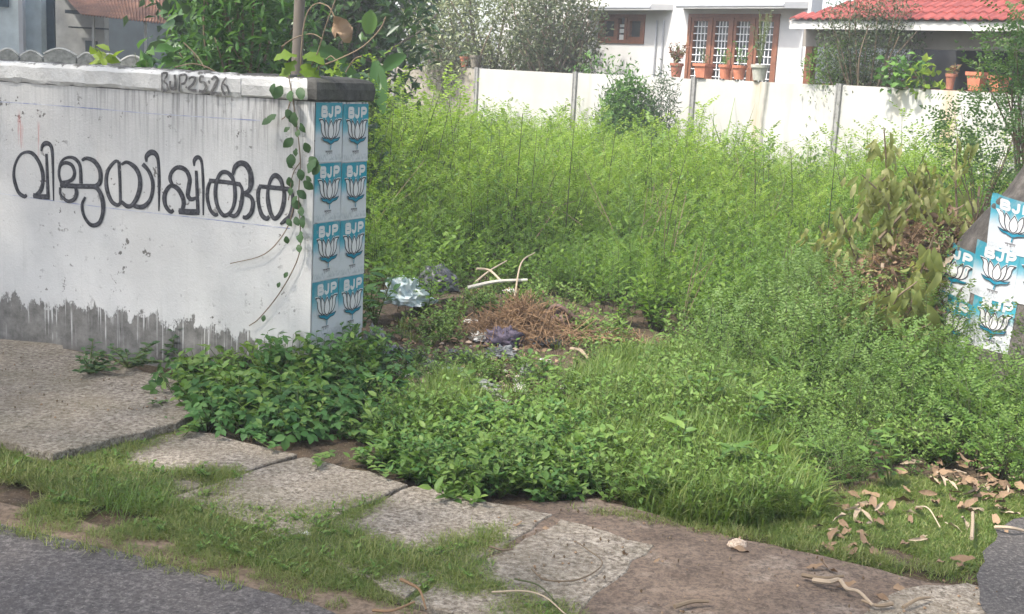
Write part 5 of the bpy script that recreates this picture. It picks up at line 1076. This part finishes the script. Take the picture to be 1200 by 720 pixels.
for s in ([(352,92),(353,60),(356,30),(362,12),(372,4),(385,8),(392,20)], [(358,90),(372,62),(382,30),(395,-5)], [(375,78),(400,68),(425,55),(445,35),(452,20)], [(330,55),(345,45),(365,40),(378,46)], [(405,85),(415,70),(424,66)], [(205,79),(225,75),(240,78),(252,84)], [(215,50),(230,65),(240,80)], [(382,70),(388,66),(395,72)]):
    ln = smooth_line([wp(x, y, -.1) for x, y in s], 5); g = Geo(); tube(g, ln, .0032, 4, .9); g.build('tendril', MT['twig'], vn)
for (px, py) in ((357,35),(378,46),(395,4),(424,66),(368,44)): hang(LOB[0], 'withered_leaf', vn, wp(px, py, -.1), [.3, -.3, -1], [0, -1, .2], .55).data
g = Geo(); q = wp(386, 22, -.15); DRYB = blade('dry_leaf', .16, .11, 'drylf', .7, .4, 6, .15, 3); hang(DRYB, 'dry_leaf', vn, q, [.7, -.2, -.5], [0, -1, .4], 1.)
# thin bare stems lying over the right half of the wall top
n = 26; g = Geo(); rng = np.random.default_rng(12)

# moringa-like branches on the right, feathery tree and climbers on the far wall
shrub('sapling', 'pinnate-leaved sapling before the boundary wall, left of the trunk', 'sapling', Y(1155, 160, 9.6)*[1, 1, 0], .45, .25, .9, 1.62, 13, 170, .04, .5, 'moringa', 31, 'twig', .25, .1, 0, .012, (.26, 8))
shrub('tree', 'green pinnate tree leaning into the right edge above the orange pots', 'tree', Y(1215, 70, 10.4)*[1, 1, 0], .52, .35, 1.45, 2.4, 16, 420, .04, .55, 'moringa', 32, 'twig', .25, 0, 0, .02, (.28, 8))
s_, z_ = fl(1015, 92, .3); shrub('tree', 'feathery thin-branched tree in front of the porch', 'tree', fw(s_, .3, 0), .66, .3, 1.4, 2.9, 30, 6500, .045, .38, 'feather', 33, 'twig', .2, .3, 0, .03)
s_, z_ = fl(985, 70, .2); shrub('shrub', 'dark hanging foliage over the porch bench', 'shrub', fw(s_, .25, 0), .5, .2, 1.5, 2.15, 22, 3000, .05, .42, 'fieldb', 34, 'twig', .25, -.2, 0, .015)
s_, z_ = fl(1062, 70, .0); c_ = shrub('climbing_plant', 'lobed bright climbing plant on top of the boundary wall before the porch', 'plant', fw(s_, -.02, 1.6), .36, .12, -.08, .42, 12, 170, .085, .8, 'bushm', 35, 'stem', .4, -.2, 1, .012)
s_, z_ = fl(1090, 55, .0); shrub('climbing_plant', 'lime-leaved climber hanging over the narrow brown pot', 'plant', fw(s_, .0, 1.6), .24, .12, -.05, .36, 7, 46, .085, .8, 'lime', 36, 'stem', .4, -.2, 1, .012)
# bush in front of the boundary wall
s_, z_ = fl(738, 110, -.75); b = fw(s_, -.75, 0)
shrub('bush', 'dense bright green bush before the boundary wall, below the small window', 'bush', b, .40, .32, .2, 1.62, 30, 9500, .062, .45, 'bushm', 37, 'stem', .25, .1, 0, .02)
shrub('bush', 'dark spiky shoots sticking out left of the bright green bush', 'bush', b+FD3*-.45+AW3*.2, .32, .22, .1, 1.62, 24, 2200, .075, .2, 'spike', 38, 'darkstem', .15, .1, 0, .012)
shrub('bush', 'dark spiky shoots sticking up right of the bright green bush', 'bush', b+FD3*.42+AW3*.2, .25, .22, .1, 1.78, 20, 2000, .075, .2, 'spike', 39, 'darkstem', .15, .1, 0, .012)
def reed(name, label, b, n, h, w, mat, seed, r=.12):
    rng = np.random.default_rng(seed); o = grass(seed, n, h, w, r, mat, .45); o2 = bpy.data.objects.new(name, o.data); COL.objects.link(o2); o2.location = tuple(b); tag(o2, label, 'grass tuft'); return o2
s_, z_ = fl(850, 150, -.6); reed('reed_tuft', 'tall reedy grass tuft before the boundary wall under the pots', fw(s_, -.6, 0), 60, 1.5, .02, 'fieldb', 41, .2)
for px, py, d, lb in ((950,168,13.2,'small dark-headed weed before the wall, left of the third post'),(1005,160,12.8,'small dark-headed weed before the wall, right of the third post'),(1075,160,12,'dark-headed weed before the wall near the wilted branches'),(605,140,16.5,'dark weed before the wall left of the second post'),(575,135,16.5,'dark rosette weed at the foot of the first post')):
    bb = Y(px, py, d); shrub('wall_weed', lb, 'weed', [bb[0], bb[1], 0], .16, .14, .35, 1.12, 9, 130, .06, .4, 'fieldb', int(px), 'darkstem', .2, .1, 0, .008)

# ------------------------------------------------------------------ rubbish, sticks, stones, fallen leaves
def gz_(px, py, dz=0.): 
    q = G(px, py, .08); q[2] = hz(q[0], q[1])+dz; return q
def crumple(name, label, cat, px, py, rx, ry, rz_, mat, seed, amp=.45, fq=3., mats=None, sharp=True, dz=0.):
    g = Geo(); nu, nv = 40, 22; V = []
    rng = np.random.default_rng(seed); off = rng.uniform(0, 50, 3)
    for j in range(nv+1):
        ph = math.pi*j/nv
        for i in range(nu):
            t = 2*math.pi*i/nu; d = np.array([math.sin(ph)*math.cos(t), math.sin(ph)*math.sin(t), math.cos(ph)])
            nz = abs(vnoise(np.array([d[0]*fq+off[0]+d[2]*1.7]), np.array([d[1]*fq+off[1]+d[2]*fq]), seed)[0]-.5)*2+.5*abs(vnoise(np.array([d[0]*fq*2.3+off[0]]), np.array([d[2]*fq*2.3+off[1]+d[1]*3]), seed+1)[0]-.5)*2
            nz += .35*abs(vnoise(np.array([d[0]*fq*5+off[2]+d[2]*2]), np.array([d[1]*fq*5+d[2]*fq*4]), seed+2)[0]-.5)*2; k_ = 1+amp*(nz-.75); V.append((d[0]*rx*k_, d[1]*ry*k_, max(d[2]*rz_*k_, -.25*rz_)))
    F = [(j*nu+i, j*nu+(i+1) % nu, (j+1)*nu+(i+1) % nu, (j+1)*nu+i) for j in range(nv) for i in range(nu)]
    g.add(V, F, rng.uniform(0, 1, len(F))); p = gz_(px, py, rz_*.22+dz); o = g.build(name, MT[mat], None, not sharp, tuple(p)); tag(o, label, cat); return o
MT['bluebag'] = varmat('pale_blue_plastic', (.22, .36, .40), (.62, .66, .66), .35, .5, 14)
MT['blackbag'] = varmat('black_plastic', (.02, .021, .024), (.075, .078, .085), .4, .5, 14)
MT['greysheet'] = varmat('grey_plastic_sheet', (.12, .125, .12), (.30, .30, .29), .6, .4, 14)
MT['purple'] = varmat('dark_purple_cloth', (.035, .03, .045), (.11, .09, .12), .9, .2, 25)
MT['leather'] = varmat('brown_leather', (.055, .03, .025), (.15, .09, .07), .6, .4, 20)
MT['rag'] = varmat('white_rag', (.42, .40, .36), (.7, .68, .64), .9, .2, 25)
MT['stone'] = varmat('grey_stone', (.17, .16, .145), (.42, .40, .37), .95, .2, 30)
MT['brickm'] = varmat('pale_brick', (.28, .2, .14), (.5, .4, .31), .95, .15, 40)
crumple('plastic_bag', 'crumpled pale blue and white plastic bag beside the pillar', 'bag', 476, 362, .15, .12, .13, 'bluebag', 1, .6, 3.4, dz=.08)
crumple('rubbish_bag', 'dark grey rubbish bag behind the pale blue bag', 'bag', 512, 352, .14, .12, .13, 'blackbag', 2, .3, 2.6, dz=.07)
crumple('plastic_sheet', 'grey plastic sheet slumped against the weeds at the pillar foot', 'sheet', 438, 402, .07, .06, .13, 'greysheet', 3, .6, 3.2)
crumple('cloth_bundle', 'dark purple cloth bundle in front of the straw heap', 'cloth', 590, 392, .11, .09, .08, 'purple', 4, .6, 3., sharp=False)
crumple('plastic_wrapper', 'grey plastic wrapper with white folds below the straw heap', 'wrapper', 586, 404, .09, .06, .04, 'greysheet', 5, .8, 4)
crumple('paper_scrap', 'crumpled white paper left of the purple cloth', 'paper', 563, 388, .055, .045, .035, 'rag', 6, .8, 4)
crumple('white_rag', 'dirty white rag right of the brown leather bag', 'rag', 706, 388, .07, .05, .04, 'rag', 7, .8, 4)
crumple('white_rag', 'strip of white rag below the grey plastic lump', 'rag', 609, 440, .035, .08, .02, 'rag', 8, .8, 4)
crumple('plastic_lump', 'bluish grey plastic lump below the straw heap', 'plastic scrap', 618, 424, .05, .05, .045, 'greysheet', 9, .5, 4)
crumple('leather_bag', 'old brown leather bag right of the straw heap', 'bag', 660, 378, .12, .07, .07, 'leather', 10, .45, 2.6, sharp=False)
g = Geo(); ln = smooth_line([(-.12, 0, .0), (-.06, -.03, .10), (.02, -.04, .07), (.10, -.04, .0), (.13, 0, -.03)], 5); tube(g, ln, .016, 6); o = [x for x in COL.objects if x.name == 'leather_bag'][0]; g.build('strap', MT['leather'], o, True)
crumple('tissue', 'crumpled white tissue on the middle paving slab', 'tissue', 356, 606, .028, .022, .018, 'rag', 11, .9, 4.5)
crumple('debris_sheet', 'flat grey scrap of sheet half buried between grass and straw', 'sheet', 548, 436, .16, .09, .03, 'greysheet', 12, .5, 3)
crumple('debris_sheet', 'torn grey cloth hanging in the weeds at the pillar edge', 'sheet', 449, 412, .05, .05, .06, 'greysheet', 13, .6, 3)
for q, (px, py, s, lb) in enumerate([(497,458,.075,'largest grey stone in front of the rubbish'),(514,450,.07,'angular grey stone right of the largest one'),(508,470,.05,'small stone below the two larger ones'),(487,472,.04,'small pale stone at the edge of the leafy cover'),(525,462,.035,'pebble-sized stone near the grass'),(770,486,.06,'pale stone showing through the grass'),(745,432,.045,'pale stone right of the straw'),(650,462,.05,'pale stone in the sparse grass below the rubbish'),(742,412,.04,'whitish lump near the straw edge'),(722,668,.012,'tiny white pebble on the dirt path'),(500,440,.04,'dark stone behind the largest one')]):
    crumple('stone', lb, 'stone', px, py, s, s*.8, s*.55, 'stone', 20+q, .35, 2.2)
crumple('brick_chunk', 'pale square brick chunk at the grass edge', 'brick', 866, 618, .035, .028, .03, 'brickm', 40, .2, 2)
for q, (px, py, s, m_, lb) in enumerate([(598,352,.04,'rag','white scrap at the right end of the bleached pole'),(552,375,.035,'rag','pale scrap under the left end of the bleached pole'),(625,352,.03,'rag','small white scrap on top of the straw heap'),(575,402,.03,'rag','folded white strip on the grey wrapper'),(532,398,.035,'greysheet','grey scrap in the weeds left of the paper'),(640,410,.03,'rag','pale scrap in the loose straw'),(690,425,.03,'rag','white flake in the sparse grass right of the straw'),(590,455,.03,'rag','white flake below the torn grey scrap'),(460,390,.04,'greysheet','grey scrap between the bag and the pillar'),(480,425,.05,'stone','dull brown scrap above the stones'),(540,462,.03,'stone','flat grey flake left of the rag strip'),(665,440,.03,'rag','thin pale flake in the grass')]):
    crumple('litter_scrap', lb, 'scrap', px, py, s*1.2, s*.9, s*.45, m_, 60+q, .8, 3.5)
for q, (px, py, s, m_, lb) in enumerate([(470,400,.09,'blackbag','flattened black bag in front of the pale blue bag'),(500,412,.06,'greysheet','grey torn bag between the weeds and the stones'),(530,420,.05,'bluebag','pale plastic film half under the weeds'),(545,405,.06,'blackbag','dark shred of plastic left of the wrapper'),(640,392,.06,'blackbag','dark shred of plastic under the straw edge'),(575,446,.05,'stone','broken grey tile piece above the grass'),(490,432,.05,'brickm','broken brick piece beside the stones')]):
    crumple('litter_piece', lb, 'scrap', px, py, s*1.3, s, s*.5, m_, 90+q, .7, 3.2)
n = 240; xy = fillpoly(gp((455, 500), (460, 420), (520, 395), (600, 410), (640, 440), (560, 470), (510, 490)), n, RNG); pr3 = []
for q in range(3):
    g = Geo(); r_ = np.random.default_rng(q+40); V = unit(np.array([(1, 0, 0), (-1, 0, 0), (0, 1, 0), (0, -1, 0), (0, 0, 1), (0, 0, -1.), (.7, .7, .5), (-.7, .6, .5)]))*r_.uniform(.5, 1.2, (8, 1))*[.022, .018, .012]; g.add(V, [(0, 6, 4), (6, 2, 4), (2, 7, 4), (7, 1, 4), (1, 3, 4), (3, 0, 4), (2, 6, 5), (6, 0, 5), (7, 2, 5), (1, 7, 5), (3, 1, 5), (0, 3, 5)], r_.uniform(0, 1)); pr3.append(src('rubble_source', g, [MT[('stone', 'brickm', 'litter')[q]]]))
scatter('rubble', pr3, zpts(xy, .015), rot(n), RNG.uniform(.3, 1.3, n), RNG.integers(0, 3, n))
# straw heap
rng = np.random.default_rng(21); g = Geo(); c0_ = gz_(610, 385)
for q in range(520):
    a = rng.normal(size=2)*[.15, .10]; p = np.array([a[0], a[1], .12*math.exp(-(a[0]**2/.02+a[1]**2/.02))+rng.uniform(0, .05)]); d = rdir(rng, 1, .25)[0]*rng.uniform(.05, .16); tube(g, [p-d, p+[0, 0, .02], p+d], .0022, 3, rng.uniform(0, 1))
for q in range(170):
    a = rng.normal(size=2)*[.26, .10]+[.32, -.12]; p = np.array([a[0], a[1], rng.uniform(0.02, .05)]); d = rdir(rng, 1)[0]*[1, 1, .2]*rng.uniform(.04, .14); tube(g, [p-d, p+[0, 0, .02], p+d], .002, 3, rng.uniform(0, 1))
o = g.build('straw_heap', MT['straw'], loc=tuple(c0_)); tag(o, 'heap of dry brown straw in the middle of the rubbish', 'straw heap', kind='stuff')
g = Geo(); n_ = 16; xx, yy = np.meshgrid(np.linspace(-.32, .32, n_), np.linspace(-.26, .26, n_)); zz = .12*np.exp(-(xx**2/.03+yy**2/.025))-.05+.01*np.sin(xx*90)*np.cos(yy*80); g.add(np.stack([xx, yy, zz], 2).reshape(-1, 3), [(j*n_+i, j*n_+i+1, (j+1)*n_+i+1, (j+1)*n_+i) for j in range(n_-1) for i in range(n_-1)], .3); o2 = g.build('packed_straw', MT['straw'], o); tag(o2, kind='stuff')
def stick(name, label, pts, r0, r1, mat, z=.03, cat='stick', bump_=0.):
    P = [gz_(x, y, z+(q[0] if (q := e) else 0)) if e else gz_(x, y, z) for x, y, *e in pts]; c = P[0].copy(); ln = smooth_line([p-c for p in P], 6); g = Geo(); tube(g, ln, np.linspace(r0, r1, len(ln)), 6, np.random.default_rng(int(pts[0][0])).uniform(.2, .9)); o = g.build(name, MT[mat], loc=tuple(c)); tag(o, label, cat); return o
stick('pole', 'bleached white pole lying across the rubbish', [(547, 364, .10), (580, 364, .105), (616, 364, .10)], .012, .010, 'bleach')
stick('stick', 'thin bleached stick slanting up behind the pole', [(556, 352, .05), (572, 348, .12), (592, 340, .2)], .007, .004, 'palestick')
stick('stick', 'bleached stick crossing above the straw', [(602, 370, .05), (608, 360, .18), (624, 345, .26)], .007, .004, 'palestick')
stick('stick', 'short pale stick end beside the dark rubbish bag', [(557, 352, .14), (572, 352, .12), (587, 362, .08)], .009, .007, 'palestick')
stick('dry_twig', 'brown dead stem bent over the weeds above the rubbish', [(590, 300, .42), (635, 300, .5), (680, 312, .38)], .006, .003, 'twig')
stick('dry_twig', 'second dead stem in the weeds crossing the first', [(625, 320, .32), (650, 306, .48), (672, 300, .52)], .005, .003, 'twig')
stick('bark_strip', 'pale bark strip right of the straw', [(670, 402), (680, 406, .02), (690, 412)], .014, .008, 'palestick')
stick('twig', 'long thin curved twig lying on the near slab', [(577, 676), (615, 677, .006), (640, 684, .006), (662, 700), (668, 704)], .003, .002, 'palestick')
stick('twig', 'dark thin twig ending at the long curved twig', [(604, 661), (632, 672, .01), (655, 690)], .003, .002, 'darkstem')
stick('twig', 'hooped brown twig on the dirt', [(624, 650), (640, 662), (672, 663), (695, 655), (707, 642), (690, 628), (675, 618)], .003, .002, 'twig')
stick('twig', 'straight short stick at the bottom of the dirt path', [(792, 693), (812, 689, .005), (832, 687)], .008, .005, 'twig')
stick('twig', 'short dark twig by the slab joint', [(575, 624), (590, 628), (602, 627)], .004, .003, 'twig')
stick('grass_stalk', 'yellow curved stalk standing in the verge grass', [(470, 672, .03), (480, 684, .05), (492, 692, .05), (500, 703, .02)], .006, .003, 'straw')
stick('grass_stalk', 'dry pale stalk lying at the road edge', [(437, 704, .02), (460, 708, .03), (486, 698, .03)], .005, .003, 'straw')
stick('bark_strip', 'thick bark strip among the leaves at the dirt edge', [(955, 663), (972, 669, .012), (985, 668, .015), (994, 676, .01), (1008, 679, .008), (1025, 692)], .009, .005, 'palestick')
stick('bark_strip', 'dark thin strip crossing the thick one', [(942, 657), (965, 664, .01), (990, 665, .02)], .008, .005, 'twig')
stick('twig', 'upright short stick on the lawn below the leaf pile', [(1140, 622, .02), (1141, 605, .02), (1141, 592, .02)], .007, .006, 'palestick')
stick('bark_strip', 'pale strip at the driveway edge by the right side', [(1168, 603), (1185, 608, .015), (1202, 607)], .008, .005, 'palestick')
stick('twig', 'thin grass stem leaning over the lawn', [(1075, 585, .02), (1088, 596, .05), (1103, 609, .02)], .003, .002, 'palestick')
stick('twig', 'small forked twig by the light concrete', [(1060, 694), (1078, 688, .01), (1092, 683)], .006, .004, 'twig')
stick('twig', 'short twig at the edge of the light concrete', [(1048, 690), (1030, 692), (1012, 686)], .007, .004, 'twig')
DL = [blade('dry_leaf', L, w, 'drylf', c_, cu, 6, .12, 70+q) for q, (L, w, c_, cu) in enumerate([(.11, .042, .35, .25), (.13, .034, -.3, .5), (.09, .04, .6, .2), (.14, .036, .2, .7), (.12, .048, -.4, .15)])]
PALE = [blade('dry_leaf', L, w, 'palestick', c_, cu, 6, .12, 80+q) for q, (L, w, c_, cu) in enumerate([(.13, .022, .3, .7), (.15, .022, -.3, .8)])]
def dry(px, py, label, q, ang, sc=1., z=.02, group=None, pale=False, roll=0.):
    o = bpy.data.objects.new('fallen_leaf', (PALE if pale else DL)[q % (2 if pale else 5)]); COL.objects.link(o); p = gz_(px, py, z)
    o.matrix_world = Matrix.Translation(Vector(p)) @ Matrix.Rotation(ang, 4, 'Z') @ Matrix.Rotation(roll, 4, 'X') @ Matrix.Scale(sc, 4); tag(o, label, 'fallen leaf', group); return o
singles = [(735,640,'pale orange upright leaf alone on the dirt path',2,1.5,.7,.8),(1018,628,'curled brown leaf below the shrub pile',0,.5,1.,.4),(1025,622,'twin of the curled leaf below the shrub pile, lying across it',4,2.1,.9,.2),(996,632,'pale small leaf left of the curled ones',1,.9,.7,.3),(1078,612,'small leaf standing out on the lawn, left of the stick',0,.3,.6,.2),(1056,620,'dark faded leaf on the lawn',3,.8,.8,.2),(1110,634,'star-shaped curled leaf on the lawn near the driveway',1,-.4,1.1,.5),(1120,640,'leaf tucked under the star-shaped one',2,-.2,.8,.2),(1046,668,'red-brown leaf at the lawn edge above the dirt',0,.1,.8,.3),(988,652,'orange-brown leaf on top of the bark strips',4,2.6,1.,.6),(978,668,'pale leaf under the bark strips',1,.2,.9,.2),(1024,674,'grey leaf right of the bark strips',3,-.9,.8,.3),(942,646,'dull leaf at the grass edge, left of the bark strips',1,.1,.8,.2),(853,624,'pale leaf lying under the brick chunk',3,.05,1.,.1),(635,600,'yellow-brown leaf at the edge of the leafy cover',0,.1,.5,.2),(600,597,'brown leaf at the slab edge under the leafy cover',4,.2,.5,.1),(1000,552,'brown leaf caught upright in the dark shrub',2,1.5,.9,1.),(1030,552,'second brown leaf caught in the shrub, right of the first',0,1.4,.9,1.),(766,640,'tiny curled leaf at the grass edge above the dirt',1,.8,.4,.3),(1098,640,'thin pale leaf by the dark spot at the driveway',3,.6,.6,.2)]
for px, py, lb, q, a, sc, rl in singles: dry(px, py, lb, q, a, sc*.72, .02+.03*(rl > .7), roll=rl)
rng = np.random.default_rng(33)
def pile(cx, cy, sx_, sy_, n, label, group, hh):
    for q in range(n):
        a = rng.normal(size=2); dry(cx+a[0]*sx_, cy+a[1]*sy_, label, int(rng.integers(0, 5)), rng.uniform(0, 6.28), rng.uniform(.4, .95), .012+hh*rng.uniform(0, 1)*math.exp(-(a@a)*.5), group, rng.uniform() < .28, rng.normal()*.6)
pile(1016, 590, 30, 15, 34, 'curled brown dry leaf in the pile below the dark shrub', 'dry leaves piled below the dark shrub', .05)
pile(1134, 552, 32, 21, 80, 'brown dry leaf or bark curl in the large pile before the trunk', 'dry leaves piled before the trunk', .09)
pile(1075, 430, 16, 22, 16, 'dry leaf lying in the weeds at the foot of the wilted branches', 'dry leaves under the wilted branches', .04)
pile(1185, 545, 14, 14, 12, 'dry leaf at the right edge beside the large pile', 'dry leaves at the right edge', .05)
# crumbs of earth, bits of leaf and grit, countless
xy = np.vstack([fillpoly(gp((540, 620), (700, 595), (930, 645), (1180, 700), (1100, 760), (640, 740)), 260, RNG), fillpoly(gp((0, 420), (230, 470), (180, 500), (0, 510)), 120, RNG)]); n = len(xy)
pr = []
for q in range(3):
    g = Geo(); r_ = np.random.default_rng(q); V = unit(np.array([(1, 0, 0), (-1, 0, 0), (0, 1, 0), (0, -1, 0), (0, 0, 1), (0, 0, -1.)]))*r_.uniform(.5, 1.2, (6, 1))*.006; g.add(V, [(0, 2, 4), (2, 1, 4), (1, 3, 4), (3, 0, 4), (2, 0, 5), (1, 2, 5), (3, 1, 5), (0, 3, 5)], r_.uniform(0, 1, 8)); pr.append(src('grit_source', g, [MT[('litter', 'drylf', 'twig')[q]]]))
P = np.c_[xy, np.full(n, .018)]; P[260:, 2] = .064; P[:260, 2] = .022
scatter('grit', pr, P, rot(n), RNG.uniform(.3, 1.2, n)**1.5, RNG.integers(0, 3, n))
n = 700; xy = fillpoly(gp((450, 480), (450, 380), (560, 360), (720, 390), (800, 420), (760, 500), (620, 480), (520, 500)), n, RNG)
pr2 = []
for q in range(3): pr2.append(bpy.data.objects.new('small_dry_leaf_source', blade('dry_leaf', .05, .022, 'drylf', .5-.3*q, .5, 4, .15, 90+q)))
scatter('leaf_litter', pr2, zpts(xy, .025), rot(n), RNG.uniform(.5, 1.2, n), RNG.integers(0, 3, n), RNG.normal(size=(n, 2))*.5)
n = 420; pr = [ovate(500+q, 6, .16, .03, 'low', 0, .5, .7, 8) for q in range(2)]+[grass(503, 24, .13, .005, .05, 'grass', .6)]
xy = fillpoly(gp((450, 480), (455, 380), (560, 350), (720, 380), (800, 430), (720, 460), (600, 470), (500, 490)), n, RNG); xy = xy[fbm(xy[:, 0]*2.2, xy[:, 1]*2.2, 51) > .46]; n = len(xy)
scatter('rubbish_weeds', pr, zpts(xy), rot(n), RNG.uniform(.6, 1.2, n), RNG.integers(0, 3, n))

# ------------------------------------------------------------------ roadside shade trees standing outside the picture
def shade_tree(b, lab, r, z0, z1, nl, seed):
    rng = np.random.default_rng(seed); t = thing('shade_tree', b, lab, 'tree', 'roadside shade trees'); g = Geo(); tube(g, [(0, 0, -.1), (.05, .05, 1.5), (0, .1, z0+.6)], [.28, .22, .17], 12)
    for q in range(12):
        a = q*.5236+rng.uniform(-.2, .2); e = np.array([math.cos(a)*r*.8, math.sin(a)*r*.8, rng.uniform(z0+.5, z1)]); tube(g, smooth_line([(0, .1, z0*.8), (e[0]*.4, e[1]*.4, z0+.8), e], 4), np.linspace(.11, .02, 9), 6)
    g.build('trunk', MT['bark'], t, True); g = Geo(); u = rdir(rng, nl)*(rng.uniform(0, 1, nl)**.4)[:, None]; P = u*[r, r, (z1-z0)/2]+[0, 0, (z0+z1)/2]; leaves(g, P, rdir(rng, nl, -.2), rdir(rng, nl, 1.2), rng.uniform(.16, .26, nl), .12, rng.uniform(0, 1, nl), 0); g.build('crown', MT['rain'], t)
shade_tree((-6.2, 5.0, 0), 'broad roadside tree shading the near wall, outside the view to the left', 3.4, 4.2, 6.6, 5200, 1)
shade_tree((-3.6, -.6, 0), 'broad roadside tree shading the verge, outside the view behind the road', 3.6, 4.4, 6.8, 6200, 2)
shade_tree((-8.6, 14.2, 0), 'broad tree shading the rusty-roofed house, added outside the view', 3.2, 3.6, 6.2, 7000, 4)  # unseen tree, added to darken the old house with its shade
shade_tree((.6, -1.2, 0), 'broad roadside tree shading the dirt path, outside the view behind the road', 2.6, 4.4, 6.6, 3000, 3)

# ------------------------------------------------------------------ hazy air round the whole place
g = Geo(); box(g, -60, 60, -12, 60, -1, 9.5); m_ = bpy.data.materials.new('haze_air'); m_.use_nodes = True; nt = m_.node_tree; nt.nodes.clear(); ov = nt.nodes.new('ShaderNodeOutputMaterial'); pv = nt.nodes.new('ShaderNodeVolumePrincipled')
pv.inputs['Color'].default_value = (.93, .95, .97, 1); pv.inputs['Density'].default_value = .0045; pv.inputs['Anisotropy'].default_value = .2; nt.links.new(pv.outputs[0], ov.inputs['Volume']); hz_ = g.build('haze', m_); tag(hz_, kind='stuff'); SC.cycles.volume_bounces = 0
